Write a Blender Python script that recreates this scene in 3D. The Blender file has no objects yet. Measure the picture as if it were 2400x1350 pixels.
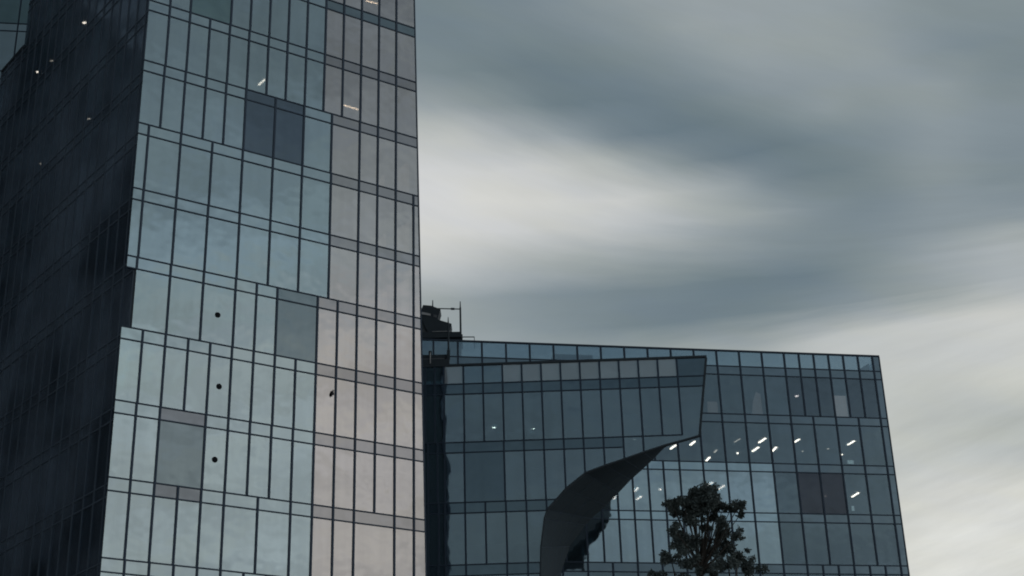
import bpy, bmesh, math, random
from mathutils import Vector, Matrix
random.seed(7)
D = bpy.data
scene = bpy.context.scene
COL = scene.collection
R_ = math.radians

# ------------------------------------------------------------------ camera
PITCH, ROLL, FPX = 0.41659774, -0.03110482, 3440.17
fwd = Vector((0, math.cos(PITCH), math.sin(PITCH)))
rx = Vector((1, 0, 0)); up = Vector((0, -math.sin(PITCH), math.cos(PITCH)))
XR = rx*math.cos(ROLL) + up*math.sin(ROLL)
UR = -rx*math.sin(ROLL) + up*math.cos(ROLL)
cam = D.objects.new('camera', D.cameras.new('camera'))
COL.objects.link(cam)
m = Matrix.Identity(4)
for i in range(3):
    m[i][0] = XR[i]; m[i][1] = UR[i]; m[i][2] = -fwd[i]
m[2][3] = 1.7
cam.matrix_world = m
cam.data.sensor_width = 36
cam.data.lens = FPX/2400*36
cam.data.clip_end = 3000
scene.camera = cam
CAM = Vector((0, 0, 1.7))

scene.view_settings.view_transform = 'Standard'
scene.view_settings.look = 'None'
scene.view_settings.exposure = 0
scene.view_settings.gamma = 1
scene.cycles.filter_width = 1.9

# ------------------------------------------------------------------ sky: Nishita daylight behind a closed deck of cloud
SKY_EL=[11.0, 12.25, 13.5, 14.75, 16.0, 17.25, 18.5, 19.75, 21.0, 22.25, 23.5, 24.75, 26.0, 27.25, 28.5, 29.75, 31.0, 32.25, 33.5, 34.75, 36.0, 37.25]
SKY_AZ=[-7.0, -5.7, -4.4, -3.1, -1.8, -0.5, 0.8, 2.1, 3.4, 4.7, 6.0, 7.3, 8.6, 9.9, 11.2, 12.5, 13.8, 15.1, 16.4, 17.7, 19.0, 20.3, 21.6, 22.9, 24.2, 25.5, 26.8]
FAR_EL=[8, 13, 17, 21, 25, 30, 36, 45, 65]
FAR_AZ=[-100, -80, -62, -45, -30, -16, -4, 10, 24, 32, 45, 60, 85, 95, 103, 110, 117, 124, 132, 140, 148, 156, 165, 175, 185, 195, 212, 235]
SKY=[
 [(0.64,0.644,0.603),(0.64,0.644,0.603),(0.64,0.644,0.603),(0.638,0.642,0.601),(0.638,0.642,0.601),(0.637,0.642,0.601),(0.638,0.643,0.601),(0.637,0.642,0.601),(0.639,0.643,0.602),(0.637,0.642,0.601),(0.639,0.644,0.602),(0.637,0.642,0.6),(0.64,0.644,0.603),(0.637,0.642,0.6),(0.639,0.644,0.602),(0.637,0.642,0.601),(0.653,0.656,0.613),(0.703,0.703,0.657),(0.726,0.726,0.678),(0.718,0.718,0.671),(0.716,0.716,0.669),(0.716,0.716,0.669),(0.716,0.716,0.669),(0.716,0.716,0.669),(0.716,0.716,0.669),(0.716,0.716,0.669),(0.716,0.716,0.669)],
 [(0.64,0.644,0.603),(0.64,0.644,0.603),(0.64,0.644,0.603),(0.638,0.642,0.601),(0.638,0.642,0.601),(0.638,0.642,0.601),(0.638,0.643,0.601),(0.637,0.642,0.601),(0.638,0.643,0.602),(0.637,0.642,0.601),(0.639,0.643,0.602),(0.637,0.642,0.601),(0.639,0.644,0.602),(0.637,0.642,0.6),(0.64,0.644,0.603),(0.637,0.642,0.6),(0.647,0.651,0.608),(0.696,0.696,0.65),(0.727,0.727,0.68),(0.719,0.719,0.672),(0.716,0.716,0.669),(0.715,0.715,0.668),(0.713,0.713,0.667),(0.712,0.712,0.665),(0.71,0.71,0.664),(0.709,0.709,0.662),(0.707,0.707,0.66)],
 [(0.64,0.644,0.603),(0.64,0.644,0.603),(0.64,0.644,0.603),(0.638,0.642,0.601),(0.638,0.642,0.601),(0.638,0.642,0.601),(0.638,0.643,0.601),(0.637,0.642,0.601),(0.637,0.642,0.601),(0.636,0.641,0.6),(0.635,0.64,0.599),(0.634,0.639,0.598),(0.632,0.637,0.596),(0.63,0.635,0.595),(0.628,0.633,0.593),(0.625,0.631,0.591),(0.623,0.63,0.59),(0.68,0.68,0.635),(0.72,0.72,0.673),(0.711,0.711,0.664),(0.704,0.704,0.658),(0.703,0.703,0.657),(0.701,0.701,0.655),(0.697,0.697,0.651),(0.692,0.692,0.647),(0.687,0.687,0.642),(0.682,0.682,0.636)],
 [(0.614,0.622,0.583),(0.614,0.622,0.583),(0.614,0.621,0.583),(0.613,0.621,0.582),(0.613,0.621,0.582),(0.612,0.62,0.581),(0.611,0.619,0.581),(0.61,0.618,0.58),(0.609,0.617,0.579),(0.606,0.615,0.577),(0.606,0.614,0.576),(0.602,0.611,0.573),(0.601,0.61,0.572),(0.596,0.606,0.569),(0.593,0.603,0.566),(0.588,0.599,0.563),(0.583,0.594,0.559),(0.621,0.628,0.588),(0.668,0.669,0.625),(0.662,0.664,0.62),(0.659,0.661,0.618),(0.635,0.64,0.599),(0.611,0.619,0.58),(0.585,0.596,0.56),(0.56,0.574,0.541),(0.537,0.554,0.524),(0.515,0.534,0.507)],
 [(0.568,0.581,0.548),(0.568,0.581,0.548),(0.568,0.581,0.548),(0.567,0.581,0.547),(0.566,0.58,0.546),(0.565,0.578,0.545),(0.563,0.577,0.544),(0.561,0.575,0.542),(0.558,0.573,0.54),(0.556,0.57,0.538),(0.552,0.567,0.536),(0.549,0.564,0.533),(0.545,0.561,0.53),(0.541,0.558,0.527),(0.536,0.553,0.523),(0.535,0.552,0.523),(0.53,0.548,0.519),(0.534,0.552,0.522),(0.548,0.563,0.532),(0.521,0.54,0.512),(0.498,0.52,0.495),(0.481,0.504,0.482),(0.468,0.493,0.472),(0.456,0.482,0.463),(0.443,0.471,0.453),(0.429,0.459,0.443),(0.442,0.47,0.452)],
 [(0.519,0.538,0.51),(0.519,0.538,0.51),(0.519,0.538,0.51),(0.518,0.538,0.51),(0.518,0.537,0.51),(0.517,0.536,0.509),(0.516,0.535,0.508),(0.515,0.535,0.507),(0.513,0.533,0.506),(0.512,0.532,0.505),(0.51,0.53,0.504),(0.508,0.529,0.502),(0.507,0.527,0.501),(0.506,0.527,0.501),(0.508,0.528,0.502),(0.512,0.532,0.505),(0.524,0.542,0.514),(0.516,0.535,0.508),(0.498,0.519,0.494),(0.483,0.506,0.483),(0.455,0.481,0.462),(0.464,0.489,0.469),(0.479,0.503,0.48),(0.498,0.52,0.495),(0.526,0.544,0.515),(0.556,0.57,0.538),(0.588,0.599,0.563)],
 [(0.493,0.516,0.491),(0.494,0.516,0.491),(0.494,0.516,0.491),(0.491,0.514,0.489),(0.49,0.513,0.489),(0.49,0.513,0.489),(0.488,0.511,0.487),(0.493,0.515,0.491),(0.494,0.516,0.491),(0.498,0.52,0.495),(0.507,0.527,0.501),(0.509,0.529,0.503),(0.513,0.533,0.506),(0.517,0.536,0.509),(0.522,0.541,0.512),(0.525,0.543,0.515),(0.526,0.544,0.516),(0.531,0.548,0.519),(0.529,0.547,0.518),(0.544,0.56,0.53),(0.587,0.598,0.562),(0.598,0.607,0.571),(0.592,0.603,0.568),(0.587,0.597,0.565),(0.58,0.592,0.562),(0.584,0.595,0.566),(0.591,0.601,0.573)],
 [(0.444,0.472,0.454),(0.444,0.472,0.454),(0.444,0.472,0.454),(0.444,0.472,0.454),(0.443,0.471,0.453),(0.441,0.469,0.452),(0.44,0.468,0.451),(0.442,0.47,0.452),(0.458,0.484,0.464),(0.47,0.495,0.473),(0.483,0.506,0.483),(0.498,0.52,0.495),(0.512,0.532,0.505),(0.529,0.546,0.519),(0.547,0.563,0.534),(0.557,0.572,0.542),(0.558,0.572,0.544),(0.558,0.572,0.544),(0.559,0.573,0.546),(0.565,0.578,0.552),(0.583,0.594,0.567),(0.595,0.605,0.578),(0.601,0.61,0.584),(0.607,0.616,0.591),(0.614,0.621,0.598),(0.621,0.627,0.605),(0.613,0.62,0.601)],
 [(0.396,0.429,0.421),(0.397,0.43,0.421),(0.397,0.43,0.421),(0.393,0.426,0.419),(0.391,0.425,0.417),(0.38,0.414,0.409),(0.355,0.393,0.39),(0.343,0.382,0.381),(0.321,0.362,0.364),(0.317,0.358,0.361),(0.312,0.353,0.358),(0.32,0.36,0.364),(0.332,0.371,0.373),(0.35,0.388,0.388),(0.436,0.465,0.455),(0.522,0.54,0.522),(0.51,0.531,0.514),(0.53,0.547,0.53),(0.557,0.571,0.553),(0.568,0.581,0.563),(0.592,0.602,0.584),(0.602,0.611,0.593),(0.582,0.593,0.578),(0.561,0.575,0.563),(0.528,0.546,0.537),(0.478,0.502,0.497),(0.428,0.457,0.457)],
 [(0.338,0.377,0.38),(0.339,0.377,0.381),(0.339,0.378,0.381),(0.327,0.367,0.372),(0.305,0.347,0.355),(0.282,0.326,0.336),(0.247,0.293,0.308),(0.222,0.269,0.287),(0.201,0.249,0.27),(0.185,0.234,0.257),(0.175,0.225,0.249),(0.163,0.212,0.238),(0.168,0.218,0.243),(0.169,0.219,0.244),(0.186,0.235,0.259),(0.212,0.26,0.28),(0.232,0.279,0.298),(0.252,0.297,0.314),(0.284,0.327,0.34),(0.307,0.349,0.36),(0.365,0.401,0.406),(0.415,0.446,0.446),(0.401,0.434,0.435),(0.414,0.445,0.445),(0.427,0.457,0.456),(0.436,0.465,0.464),(0.415,0.446,0.446)],
 [(0.355,0.392,0.398),(0.354,0.391,0.397),(0.353,0.391,0.397),(0.343,0.381,0.389),(0.312,0.353,0.363),(0.275,0.319,0.333),(0.241,0.287,0.305),(0.211,0.259,0.28),(0.202,0.25,0.272),(0.188,0.237,0.26),(0.181,0.23,0.255),(0.175,0.225,0.249),(0.161,0.211,0.237),(0.153,0.203,0.23),(0.154,0.204,0.231),(0.151,0.201,0.228),(0.176,0.225,0.25),(0.21,0.258,0.279),(0.26,0.305,0.321),(0.331,0.37,0.379),(0.367,0.403,0.408),(0.413,0.444,0.445),(0.396,0.429,0.431),(0.378,0.413,0.417),(0.338,0.377,0.385),(0.299,0.341,0.353),(0.26,0.305,0.321)],
 [(0.559,0.573,0.562),(0.556,0.57,0.559),(0.555,0.569,0.559),(0.537,0.554,0.544),(0.487,0.51,0.504),(0.435,0.464,0.463),(0.396,0.429,0.431),(0.357,0.394,0.4),(0.343,0.381,0.388),(0.33,0.369,0.378),(0.305,0.347,0.358),(0.288,0.331,0.344),(0.261,0.306,0.322),(0.245,0.291,0.308),(0.227,0.274,0.293),(0.212,0.26,0.281),(0.205,0.253,0.275),(0.206,0.254,0.276),(0.227,0.274,0.293),(0.254,0.3,0.316),(0.264,0.309,0.324),(0.26,0.305,0.321),(0.24,0.287,0.305),(0.219,0.267,0.287),(0.198,0.246,0.269),(0.194,0.243,0.266),(0.199,0.247,0.27)],
 [(0.687,0.687,0.669),(0.687,0.687,0.669),(0.686,0.686,0.668),(0.675,0.676,0.658),(0.653,0.656,0.639),(0.633,0.638,0.622),(0.598,0.607,0.594),(0.572,0.584,0.572),(0.559,0.573,0.562),(0.554,0.569,0.558),(0.506,0.527,0.52),(0.46,0.486,0.482),(0.4,0.433,0.435),(0.343,0.382,0.389),(0.306,0.347,0.358),(0.261,0.306,0.322),(0.216,0.264,0.284),(0.187,0.236,0.259),(0.199,0.247,0.27),(0.243,0.289,0.307),(0.245,0.291,0.308),(0.209,0.257,0.278),(0.202,0.25,0.272),(0.206,0.254,0.276),(0.21,0.258,0.279),(0.215,0.263,0.283),(0.218,0.266,0.286)],
 [(0.683,0.683,0.665),(0.683,0.683,0.665),(0.683,0.683,0.665),(0.68,0.68,0.663),(0.673,0.674,0.656),(0.664,0.665,0.648),(0.647,0.65,0.634),(0.628,0.634,0.618),(0.61,0.618,0.604),(0.612,0.62,0.606),(0.543,0.56,0.55),(0.468,0.493,0.489),(0.384,0.418,0.421),(0.315,0.356,0.366),(0.209,0.258,0.279),(0.164,0.213,0.24),(0.15,0.2,0.227),(0.179,0.228,0.253),(0.214,0.262,0.282),(0.257,0.302,0.318),(0.257,0.303,0.319),(0.228,0.275,0.295),(0.22,0.267,0.287),(0.222,0.269,0.289),(0.224,0.272,0.291),(0.227,0.274,0.293),(0.229,0.277,0.296)],
 [(0.653,0.656,0.639),(0.654,0.657,0.64),(0.655,0.658,0.641),(0.648,0.652,0.635),(0.638,0.643,0.627),(0.628,0.634,0.618),(0.601,0.61,0.596),(0.559,0.573,0.562),(0.479,0.503,0.498),(0.427,0.457,0.456),(0.322,0.363,0.372),(0.242,0.288,0.306),(0.177,0.226,0.251),(0.149,0.199,0.227),(0.139,0.189,0.218),(0.154,0.204,0.231),(0.183,0.233,0.257),(0.213,0.261,0.282),(0.232,0.279,0.298),(0.264,0.309,0.324),(0.267,0.312,0.327),(0.244,0.291,0.308),(0.231,0.278,0.296),(0.221,0.269,0.289),(0.211,0.259,0.28),(0.2,0.249,0.271),(0.196,0.245,0.268)],
 [(0.537,0.554,0.544),(0.541,0.557,0.547),(0.543,0.559,0.549),(0.534,0.552,0.542),(0.502,0.523,0.516),(0.423,0.453,0.453),(0.349,0.387,0.394),(0.303,0.345,0.356),(0.247,0.293,0.31),(0.187,0.236,0.26),(0.158,0.208,0.235),(0.142,0.192,0.221),(0.145,0.195,0.223),(0.159,0.209,0.236),(0.191,0.24,0.263),(0.226,0.274,0.293),(0.278,0.322,0.336),(0.259,0.305,0.32),(0.272,0.316,0.331),(0.286,0.329,0.342),(0.281,0.325,0.338),(0.218,0.266,0.286),(0.195,0.244,0.267),(0.192,0.241,0.264),(0.192,0.241,0.264),(0.195,0.244,0.266),(0.198,0.246,0.269)],
 [(0.328,0.368,0.377),(0.331,0.371,0.379),(0.333,0.372,0.38),(0.321,0.362,0.371),(0.282,0.326,0.339),(0.24,0.286,0.304),(0.195,0.244,0.267),(0.155,0.204,0.231),(0.148,0.198,0.226),(0.146,0.195,0.223),(0.155,0.205,0.232),(0.167,0.216,0.242),(0.188,0.237,0.261),(0.224,0.272,0.291),(0.261,0.306,0.322),(0.277,0.321,0.335),(0.279,0.323,0.337),(0.289,0.332,0.345),(0.299,0.341,0.353),(0.259,0.304,0.32),(0.215,0.263,0.283),(0.202,0.251,0.273),(0.2,0.248,0.27),(0.205,0.253,0.275),(0.211,0.259,0.28),(0.216,0.264,0.284),(0.22,0.268,0.288)],
 [(0.214,0.262,0.283),(0.217,0.264,0.285),(0.218,0.266,0.286),(0.205,0.253,0.275),(0.18,0.229,0.253),(0.168,0.218,0.244),(0.159,0.208,0.235),(0.154,0.204,0.231),(0.162,0.212,0.238),(0.177,0.227,0.251),(0.192,0.241,0.264),(0.214,0.262,0.283),(0.246,0.293,0.31),(0.281,0.325,0.338),(0.307,0.348,0.359),(0.307,0.348,0.359),(0.31,0.352,0.362),(0.3,0.342,0.354),(0.286,0.329,0.342),(0.25,0.296,0.313),(0.229,0.276,0.295),(0.222,0.269,0.289),(0.221,0.269,0.289),(0.224,0.271,0.291),(0.224,0.271,0.291),(0.224,0.271,0.291),(0.224,0.271,0.291)],
 [(0.183,0.232,0.256),(0.183,0.232,0.256),(0.184,0.233,0.257),(0.181,0.23,0.254),(0.179,0.229,0.253),(0.185,0.234,0.258),(0.181,0.231,0.255),(0.185,0.235,0.258),(0.197,0.245,0.268),(0.211,0.259,0.28),(0.233,0.28,0.299),(0.273,0.317,0.332),(0.318,0.359,0.368),(0.323,0.363,0.372),(0.323,0.363,0.372),(0.312,0.353,0.363),(0.31,0.352,0.362),(0.299,0.342,0.353),(0.284,0.328,0.341),(0.259,0.304,0.32),(0.239,0.285,0.303),(0.227,0.274,0.294),(0.224,0.271,0.291),(0.224,0.271,0.291),(0.224,0.271,0.291),(0.224,0.271,0.291),(0.224,0.271,0.291)],
 [(0.176,0.225,0.25),(0.176,0.225,0.25),(0.176,0.225,0.25),(0.178,0.227,0.252),(0.185,0.234,0.258),(0.191,0.24,0.263),(0.199,0.247,0.27),(0.219,0.266,0.287),(0.235,0.282,0.3),(0.259,0.304,0.32),(0.292,0.335,0.347),(0.308,0.349,0.36),(0.321,0.362,0.371),(0.319,0.359,0.369),(0.311,0.352,0.363),(0.31,0.352,0.362),(0.31,0.352,0.362),(0.301,0.343,0.355),(0.287,0.33,0.343),(0.264,0.309,0.324),(0.242,0.289,0.306),(0.228,0.276,0.295),(0.224,0.272,0.291),(0.224,0.271,0.291),(0.224,0.271,0.291),(0.224,0.271,0.291),(0.224,0.271,0.291)],
 [(0.176,0.225,0.25),(0.176,0.225,0.25),(0.176,0.225,0.25),(0.178,0.227,0.252),(0.184,0.234,0.257),(0.191,0.24,0.263),(0.202,0.25,0.272),(0.222,0.27,0.29),(0.236,0.283,0.301),(0.257,0.303,0.319),(0.29,0.333,0.346),(0.306,0.348,0.359),(0.321,0.361,0.371),(0.319,0.36,0.369),(0.312,0.353,0.364),(0.31,0.352,0.362),(0.31,0.352,0.362),(0.303,0.345,0.356),(0.29,0.333,0.345),(0.27,0.314,0.329),(0.246,0.292,0.31),(0.23,0.277,0.296),(0.225,0.272,0.292),(0.224,0.271,0.291),(0.224,0.271,0.291),(0.224,0.271,0.291),(0.224,0.271,0.291)],
 [(0.176,0.225,0.25),(0.176,0.225,0.25),(0.176,0.225,0.25),(0.178,0.227,0.252),(0.184,0.233,0.257),(0.191,0.24,0.263),(0.201,0.249,0.271),(0.221,0.269,0.289),(0.235,0.282,0.3),(0.255,0.3,0.317),(0.289,0.332,0.345),(0.304,0.346,0.357),(0.32,0.361,0.37),(0.32,0.36,0.37),(0.314,0.355,0.365),(0.31,0.352,0.362),(0.31,0.352,0.362),(0.306,0.347,0.358),(0.292,0.335,0.347),(0.275,0.32,0.334),(0.25,0.296,0.313),(0.232,0.279,0.298),(0.225,0.273,0.292),(0.224,0.271,0.291),(0.224,0.271,0.291),(0.224,0.271,0.291),(0.224,0.271,0.291)],
]
FAR=[
 [(0.535,0.54,0.524),(0.535,0.54,0.524),(0.535,0.54,0.524),(0.535,0.54,0.524),(0.535,0.54,0.524),(0.535,0.54,0.524),(0.551,0.557,0.54),(0.571,0.577,0.559),(0.59,0.596,0.578),(0.601,0.608,0.589),(0.632,0.639,0.62),(0.668,0.675,0.655),(0.78,0.788,0.764),(1.515,1.53,1.484),(2.228,2.25,2.183),(2.228,2.25,2.183),(2.228,2.25,2.183),(2.228,2.25,2.183),(1.878,1.897,1.84),(0.481,0.486,0.471),(0.348,0.378,0.385),(0.29,0.315,0.321),(0.271,0.295,0.3),(0.264,0.286,0.291),(0.268,0.292,0.297),(0.273,0.297,0.302),(0.322,0.349,0.356),(0.394,0.428,0.435)],
 [(0.488,0.496,0.486),(0.488,0.496,0.486),(0.488,0.496,0.486),(0.488,0.496,0.486),(0.488,0.496,0.486),(0.488,0.496,0.486),(0.503,0.512,0.501),(0.521,0.53,0.518),(0.539,0.548,0.536),(0.549,0.558,0.546),(0.577,0.587,0.574),(0.61,0.62,0.607),(0.712,0.724,0.708),(1.366,1.389,1.359),(2.0,2.034,1.99),(2.0,2.034,1.99),(2.0,2.034,1.99),(2.0,2.034,1.99),(1.688,1.717,1.679),(0.439,0.447,0.437),(0.318,0.347,0.357),(0.265,0.29,0.297),(0.248,0.271,0.278),(0.241,0.263,0.27),(0.245,0.268,0.275),(0.25,0.273,0.28),(0.294,0.321,0.33),(0.359,0.393,0.404)],
 [(0.433,0.453,0.458),(0.433,0.453,0.458),(0.433,0.453,0.458),(0.433,0.453,0.458),(0.433,0.453,0.458),(0.433,0.453,0.458),(0.447,0.467,0.472),(0.462,0.483,0.489),(0.478,0.5,0.506),(0.487,0.509,0.515),(0.512,0.536,0.542),(0.541,0.566,0.573),(0.632,0.66,0.668),(1.1,1.15,1.163),(1.55,1.62,1.639),(1.55,1.62,1.639),(1.55,1.62,1.639),(1.55,1.62,1.639),(1.318,1.377,1.394),(0.39,0.407,0.412),(0.282,0.317,0.337),(0.235,0.264,0.281),(0.22,0.247,0.262),(0.213,0.24,0.255),(0.218,0.244,0.26),(0.222,0.249,0.265),(0.261,0.293,0.311),(0.319,0.358,0.381)],
 [(0.378,0.413,0.434),(0.378,0.413,0.434),(0.378,0.413,0.434),(0.378,0.413,0.434),(0.378,0.413,0.434),(0.378,0.413,0.434),(0.39,0.426,0.448),(0.404,0.441,0.463),(0.418,0.456,0.479),(0.426,0.465,0.488),(0.448,0.489,0.513),(0.473,0.517,0.543),(0.552,0.603,0.633),(0.799,0.873,0.916),(1.03,1.125,1.181),(1.03,1.125,1.181),(1.03,1.125,1.181),(1.03,1.125,1.181),(0.892,0.974,1.023),(0.341,0.372,0.391),(0.246,0.289,0.319),(0.205,0.241,0.266),(0.192,0.226,0.249),(0.187,0.219,0.242),(0.19,0.223,0.246),(0.194,0.227,0.251),(0.228,0.267,0.295),(0.279,0.327,0.361)],
 [(0.336,0.387,0.421),(0.336,0.387,0.421),(0.336,0.387,0.421),(0.336,0.387,0.421),(0.336,0.387,0.421),(0.336,0.387,0.421),(0.347,0.399,0.435),(0.359,0.413,0.45),(0.371,0.427,0.465),(0.378,0.435,0.474),(0.398,0.457,0.499),(0.42,0.483,0.527),(0.491,0.564,0.615),(0.576,0.662,0.722),(0.648,0.745,0.812),(0.648,0.745,0.812),(0.648,0.745,0.812),(0.648,0.745,0.812),(0.579,0.666,0.726),(0.303,0.348,0.379),(0.219,0.271,0.31),(0.182,0.226,0.258),(0.171,0.211,0.242),(0.166,0.205,0.235),(0.169,0.209,0.239),(0.172,0.213,0.243),(0.202,0.25,0.286),(0.248,0.306,0.35)],
 [(0.304,0.353,0.39),(0.304,0.353,0.39),(0.304,0.353,0.39),(0.304,0.353,0.39),(0.304,0.353,0.39),(0.304,0.353,0.39),(0.313,0.364,0.403),(0.324,0.377,0.417),(0.336,0.39,0.431),(0.342,0.398,0.439),(0.359,0.418,0.462),(0.38,0.442,0.488),(0.443,0.515,0.569),(0.447,0.52,0.575),(0.439,0.51,0.564),(0.439,0.51,0.564),(0.439,0.51,0.564),(0.439,0.51,0.564),(0.406,0.472,0.521),(0.273,0.318,0.351),(0.198,0.247,0.287),(0.165,0.206,0.239),(0.154,0.193,0.224),(0.15,0.187,0.217),(0.153,0.191,0.221),(0.155,0.194,0.225),(0.183,0.229,0.265),(0.224,0.28,0.325)],
 [(0.272,0.32,0.358),(0.272,0.32,0.358),(0.272,0.32,0.358),(0.272,0.32,0.358),(0.272,0.32,0.358),(0.272,0.32,0.358),(0.281,0.33,0.37),(0.29,0.342,0.383),(0.3,0.353,0.396),(0.306,0.36,0.403),(0.322,0.379,0.424),(0.34,0.4,0.448),(0.397,0.467,0.523),(0.37,0.435,0.487),(0.331,0.39,0.437),(0.331,0.39,0.437),(0.331,0.39,0.437),(0.331,0.39,0.437),(0.314,0.37,0.414),(0.245,0.288,0.323),(0.177,0.224,0.263),(0.148,0.187,0.22),(0.138,0.175,0.205),(0.134,0.17,0.199),(0.137,0.173,0.203),(0.139,0.176,0.207),(0.164,0.207,0.244),(0.2,0.253,0.298)],
 [(0.272,0.32,0.358),(0.272,0.32,0.358),(0.272,0.32,0.358),(0.272,0.32,0.358),(0.272,0.32,0.358),(0.272,0.32,0.358),(0.281,0.33,0.37),(0.29,0.342,0.383),(0.3,0.353,0.396),(0.306,0.36,0.403),(0.322,0.379,0.424),(0.34,0.4,0.448),(0.397,0.467,0.523),(0.34,0.4,0.448),(0.272,0.32,0.358),(0.272,0.32,0.358),(0.272,0.32,0.358),(0.272,0.32,0.358),(0.267,0.314,0.351),(0.245,0.288,0.323),(0.177,0.224,0.263),(0.148,0.187,0.22),(0.138,0.175,0.205),(0.134,0.17,0.199),(0.137,0.173,0.203),(0.139,0.176,0.207),(0.164,0.207,0.244),(0.2,0.253,0.298)],
 [(0.272,0.32,0.358),(0.272,0.32,0.358),(0.272,0.32,0.358),(0.272,0.32,0.358),(0.272,0.32,0.358),(0.272,0.32,0.358),(0.281,0.33,0.37),(0.29,0.342,0.383),(0.3,0.353,0.396),(0.306,0.36,0.403),(0.322,0.379,0.424),(0.34,0.4,0.448),(0.397,0.467,0.523),(0.34,0.4,0.448),(0.272,0.32,0.358),(0.272,0.32,0.358),(0.272,0.32,0.358),(0.272,0.32,0.358),(0.267,0.314,0.351),(0.245,0.288,0.323),(0.177,0.224,0.263),(0.148,0.187,0.22),(0.138,0.175,0.205),(0.134,0.17,0.199),(0.137,0.173,0.203),(0.139,0.176,0.207),(0.164,0.207,0.244),(0.2,0.253,0.298)],
]

SUN_AZ, SUN_EL = 58, 38          # degrees, azimuth clockwise from +Y
world = D.worlds.new('World'); scene.world = world; world.use_nodes = True
nt = world.node_tree; nt.nodes.clear()
N = nt.nodes.new; Lk = nt.links.new
def mth(op, a, b=None, c=None):
    n = N('ShaderNodeMath'); n.operation = op
    for i, v in enumerate((a, b, c)):
        if v is None: continue
        if isinstance(v, (int, float)): n.inputs[i].default_value = v
        else: Lk(v, n.inputs[i])
    return n.outputs[0]
tc = N('ShaderNodeTexCoord'); sep = N('ShaderNodeSeparateXYZ'); Lk(tc.outputs['Generated'], sep.inputs[0])
X, Y, Z = sep.outputs
def noise(vec, scale, detail, rough=.5):
    n = N('ShaderNodeTexNoise'); n.inputs['Scale'].default_value = scale
    n.inputs['Detail'].default_value = detail; n.inputs['Roughness'].default_value = rough
    Lk(vec, n.inputs['Vector']); return n.outputs['Fac']
# angles, with the seam far to the left of the view
a0 = R_(80)
xr = mth('SUBTRACT', mth('MULTIPLY', X, math.cos(a0)), mth('MULTIPLY', Y, math.sin(a0)))
yr = mth('ADD', mth('MULTIPLY', X, math.sin(a0)), mth('MULTIPLY', Y, math.cos(a0)))
az = mth('ADD', mth('MULTIPLY', mth('ARCTAN2', xr, yr), 180/math.pi), 80)     # -100..260
el = mth('MULTIPLY', mth('ARCSINE', Z), 180/math.pi)
# stretched lookups for the cloud texture: long streaks that fall gently to the right
cmb = N('ShaderNodeCombineXYZ')
Lk(mth('ADD', mth('MULTIPLY', az, .022), mth('MULTIPLY', el, -.02)), cmb.inputs[0])
Lk(mth('ADD', mth('MULTIPLY', el, .11), mth('MULTIPLY', az, .025)), cmb.inputs[1])
cmb2 = N('ShaderNodeCombineXYZ')
kf = N('ShaderNodeMapRange'); kf.interpolation_type = 'SMOOTHSTEP'          # the cloud streets fall to the right high up, rise to the right low down
for nm_, v_ in (('From Min', 19), ('From Max', 28), ('To Min', -.24), ('To Max', .36)): kf.inputs[nm_].default_value = v_
Lk(el, kf.inputs['Value'])
flow = mth('ADD', el, mth('MULTIPLY', kf.outputs[0], az))
Lk(mth('MULTIPLY', az, .07), cmb2.inputs[0])
Lk(mth('MULTIPLY', flow, .34), cmb2.inputs[1])
n1 = noise(cmb.outputs[0], 2.2, 4, .55)
n2 = noise(cmb2.outputs[0], 1.3, 5, .55)
azw = mth('ADD', az, mth('MULTIPLY', mth('SUBTRACT', n1, .5), 2.2))
elw = mth('ADD', el, mth('MULTIPLY', mth('SUBTRACT', n2, .5), 1.5))
def layer(azn, eln, AZ, EL, TAB):
    a_lo, a_hi = AZ[0], AZ[-1]
    pos = mth('DIVIDE', mth('SUBTRACT', azn, a_lo), a_hi-a_lo)
    prev = None
    for k, e in enumerate(EL):
        r = N('ShaderNodeValToRGB'); cr = r.color_ramp; cr.interpolation = 'B_SPLINE'
        while len(cr.elements) > 1: cr.elements.remove(cr.elements[-1])
        for i, (a, c) in enumerate(zip(AZ, TAB[k])):
            p = (a-a_lo)/(a_hi-a_lo)
            if i == 0: elt = cr.elements[0]; elt.position = p
            else: elt = cr.elements.new(p)
            elt.color = (*c, 1)
        Lk(pos, r.inputs[0])
        if prev is None: prev = r.outputs[0]
        else:
            mr = N('ShaderNodeMapRange'); mr.inputs['From Min'].default_value = EL[k-1]
            mr.inputs['From Max'].default_value = e; Lk(eln, mr.inputs['Value'])
            mx = N('ShaderNodeMix'); mx.data_type = 'RGBA'
            Lk(mr.outputs[0], mx.inputs[0]); Lk(prev, mx.inputs[6]); Lk(r.outputs[0], mx.inputs[7])
            prev = mx.outputs[2]
    return prev
near_ = layer(azw, elw, SKY_AZ, SKY_EL, SKY)
far_ = layer(azw, elw, FAR_AZ, FAR_EL, FAR)
def ramp(v, a, b):
    q = N('ShaderNodeMapRange'); q.inputs['From Min'].default_value = a; q.inputs['From Max'].default_value = b; Lk(v, q.inputs['Value']); return q.outputs[0]
msk = mth('MULTIPLY', mth('MULTIPLY', ramp(azw, -9, -5), ramp(azw, 30, 26)), ramp(elw, 46, 37))
mxl = N('ShaderNodeMix'); mxl.data_type = 'RGBA'; Lk(msk, mxl.inputs[0]); Lk(far_, mxl.inputs[6]); Lk(near_, mxl.inputs[7]); prev = mxl.outputs[2]
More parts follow.
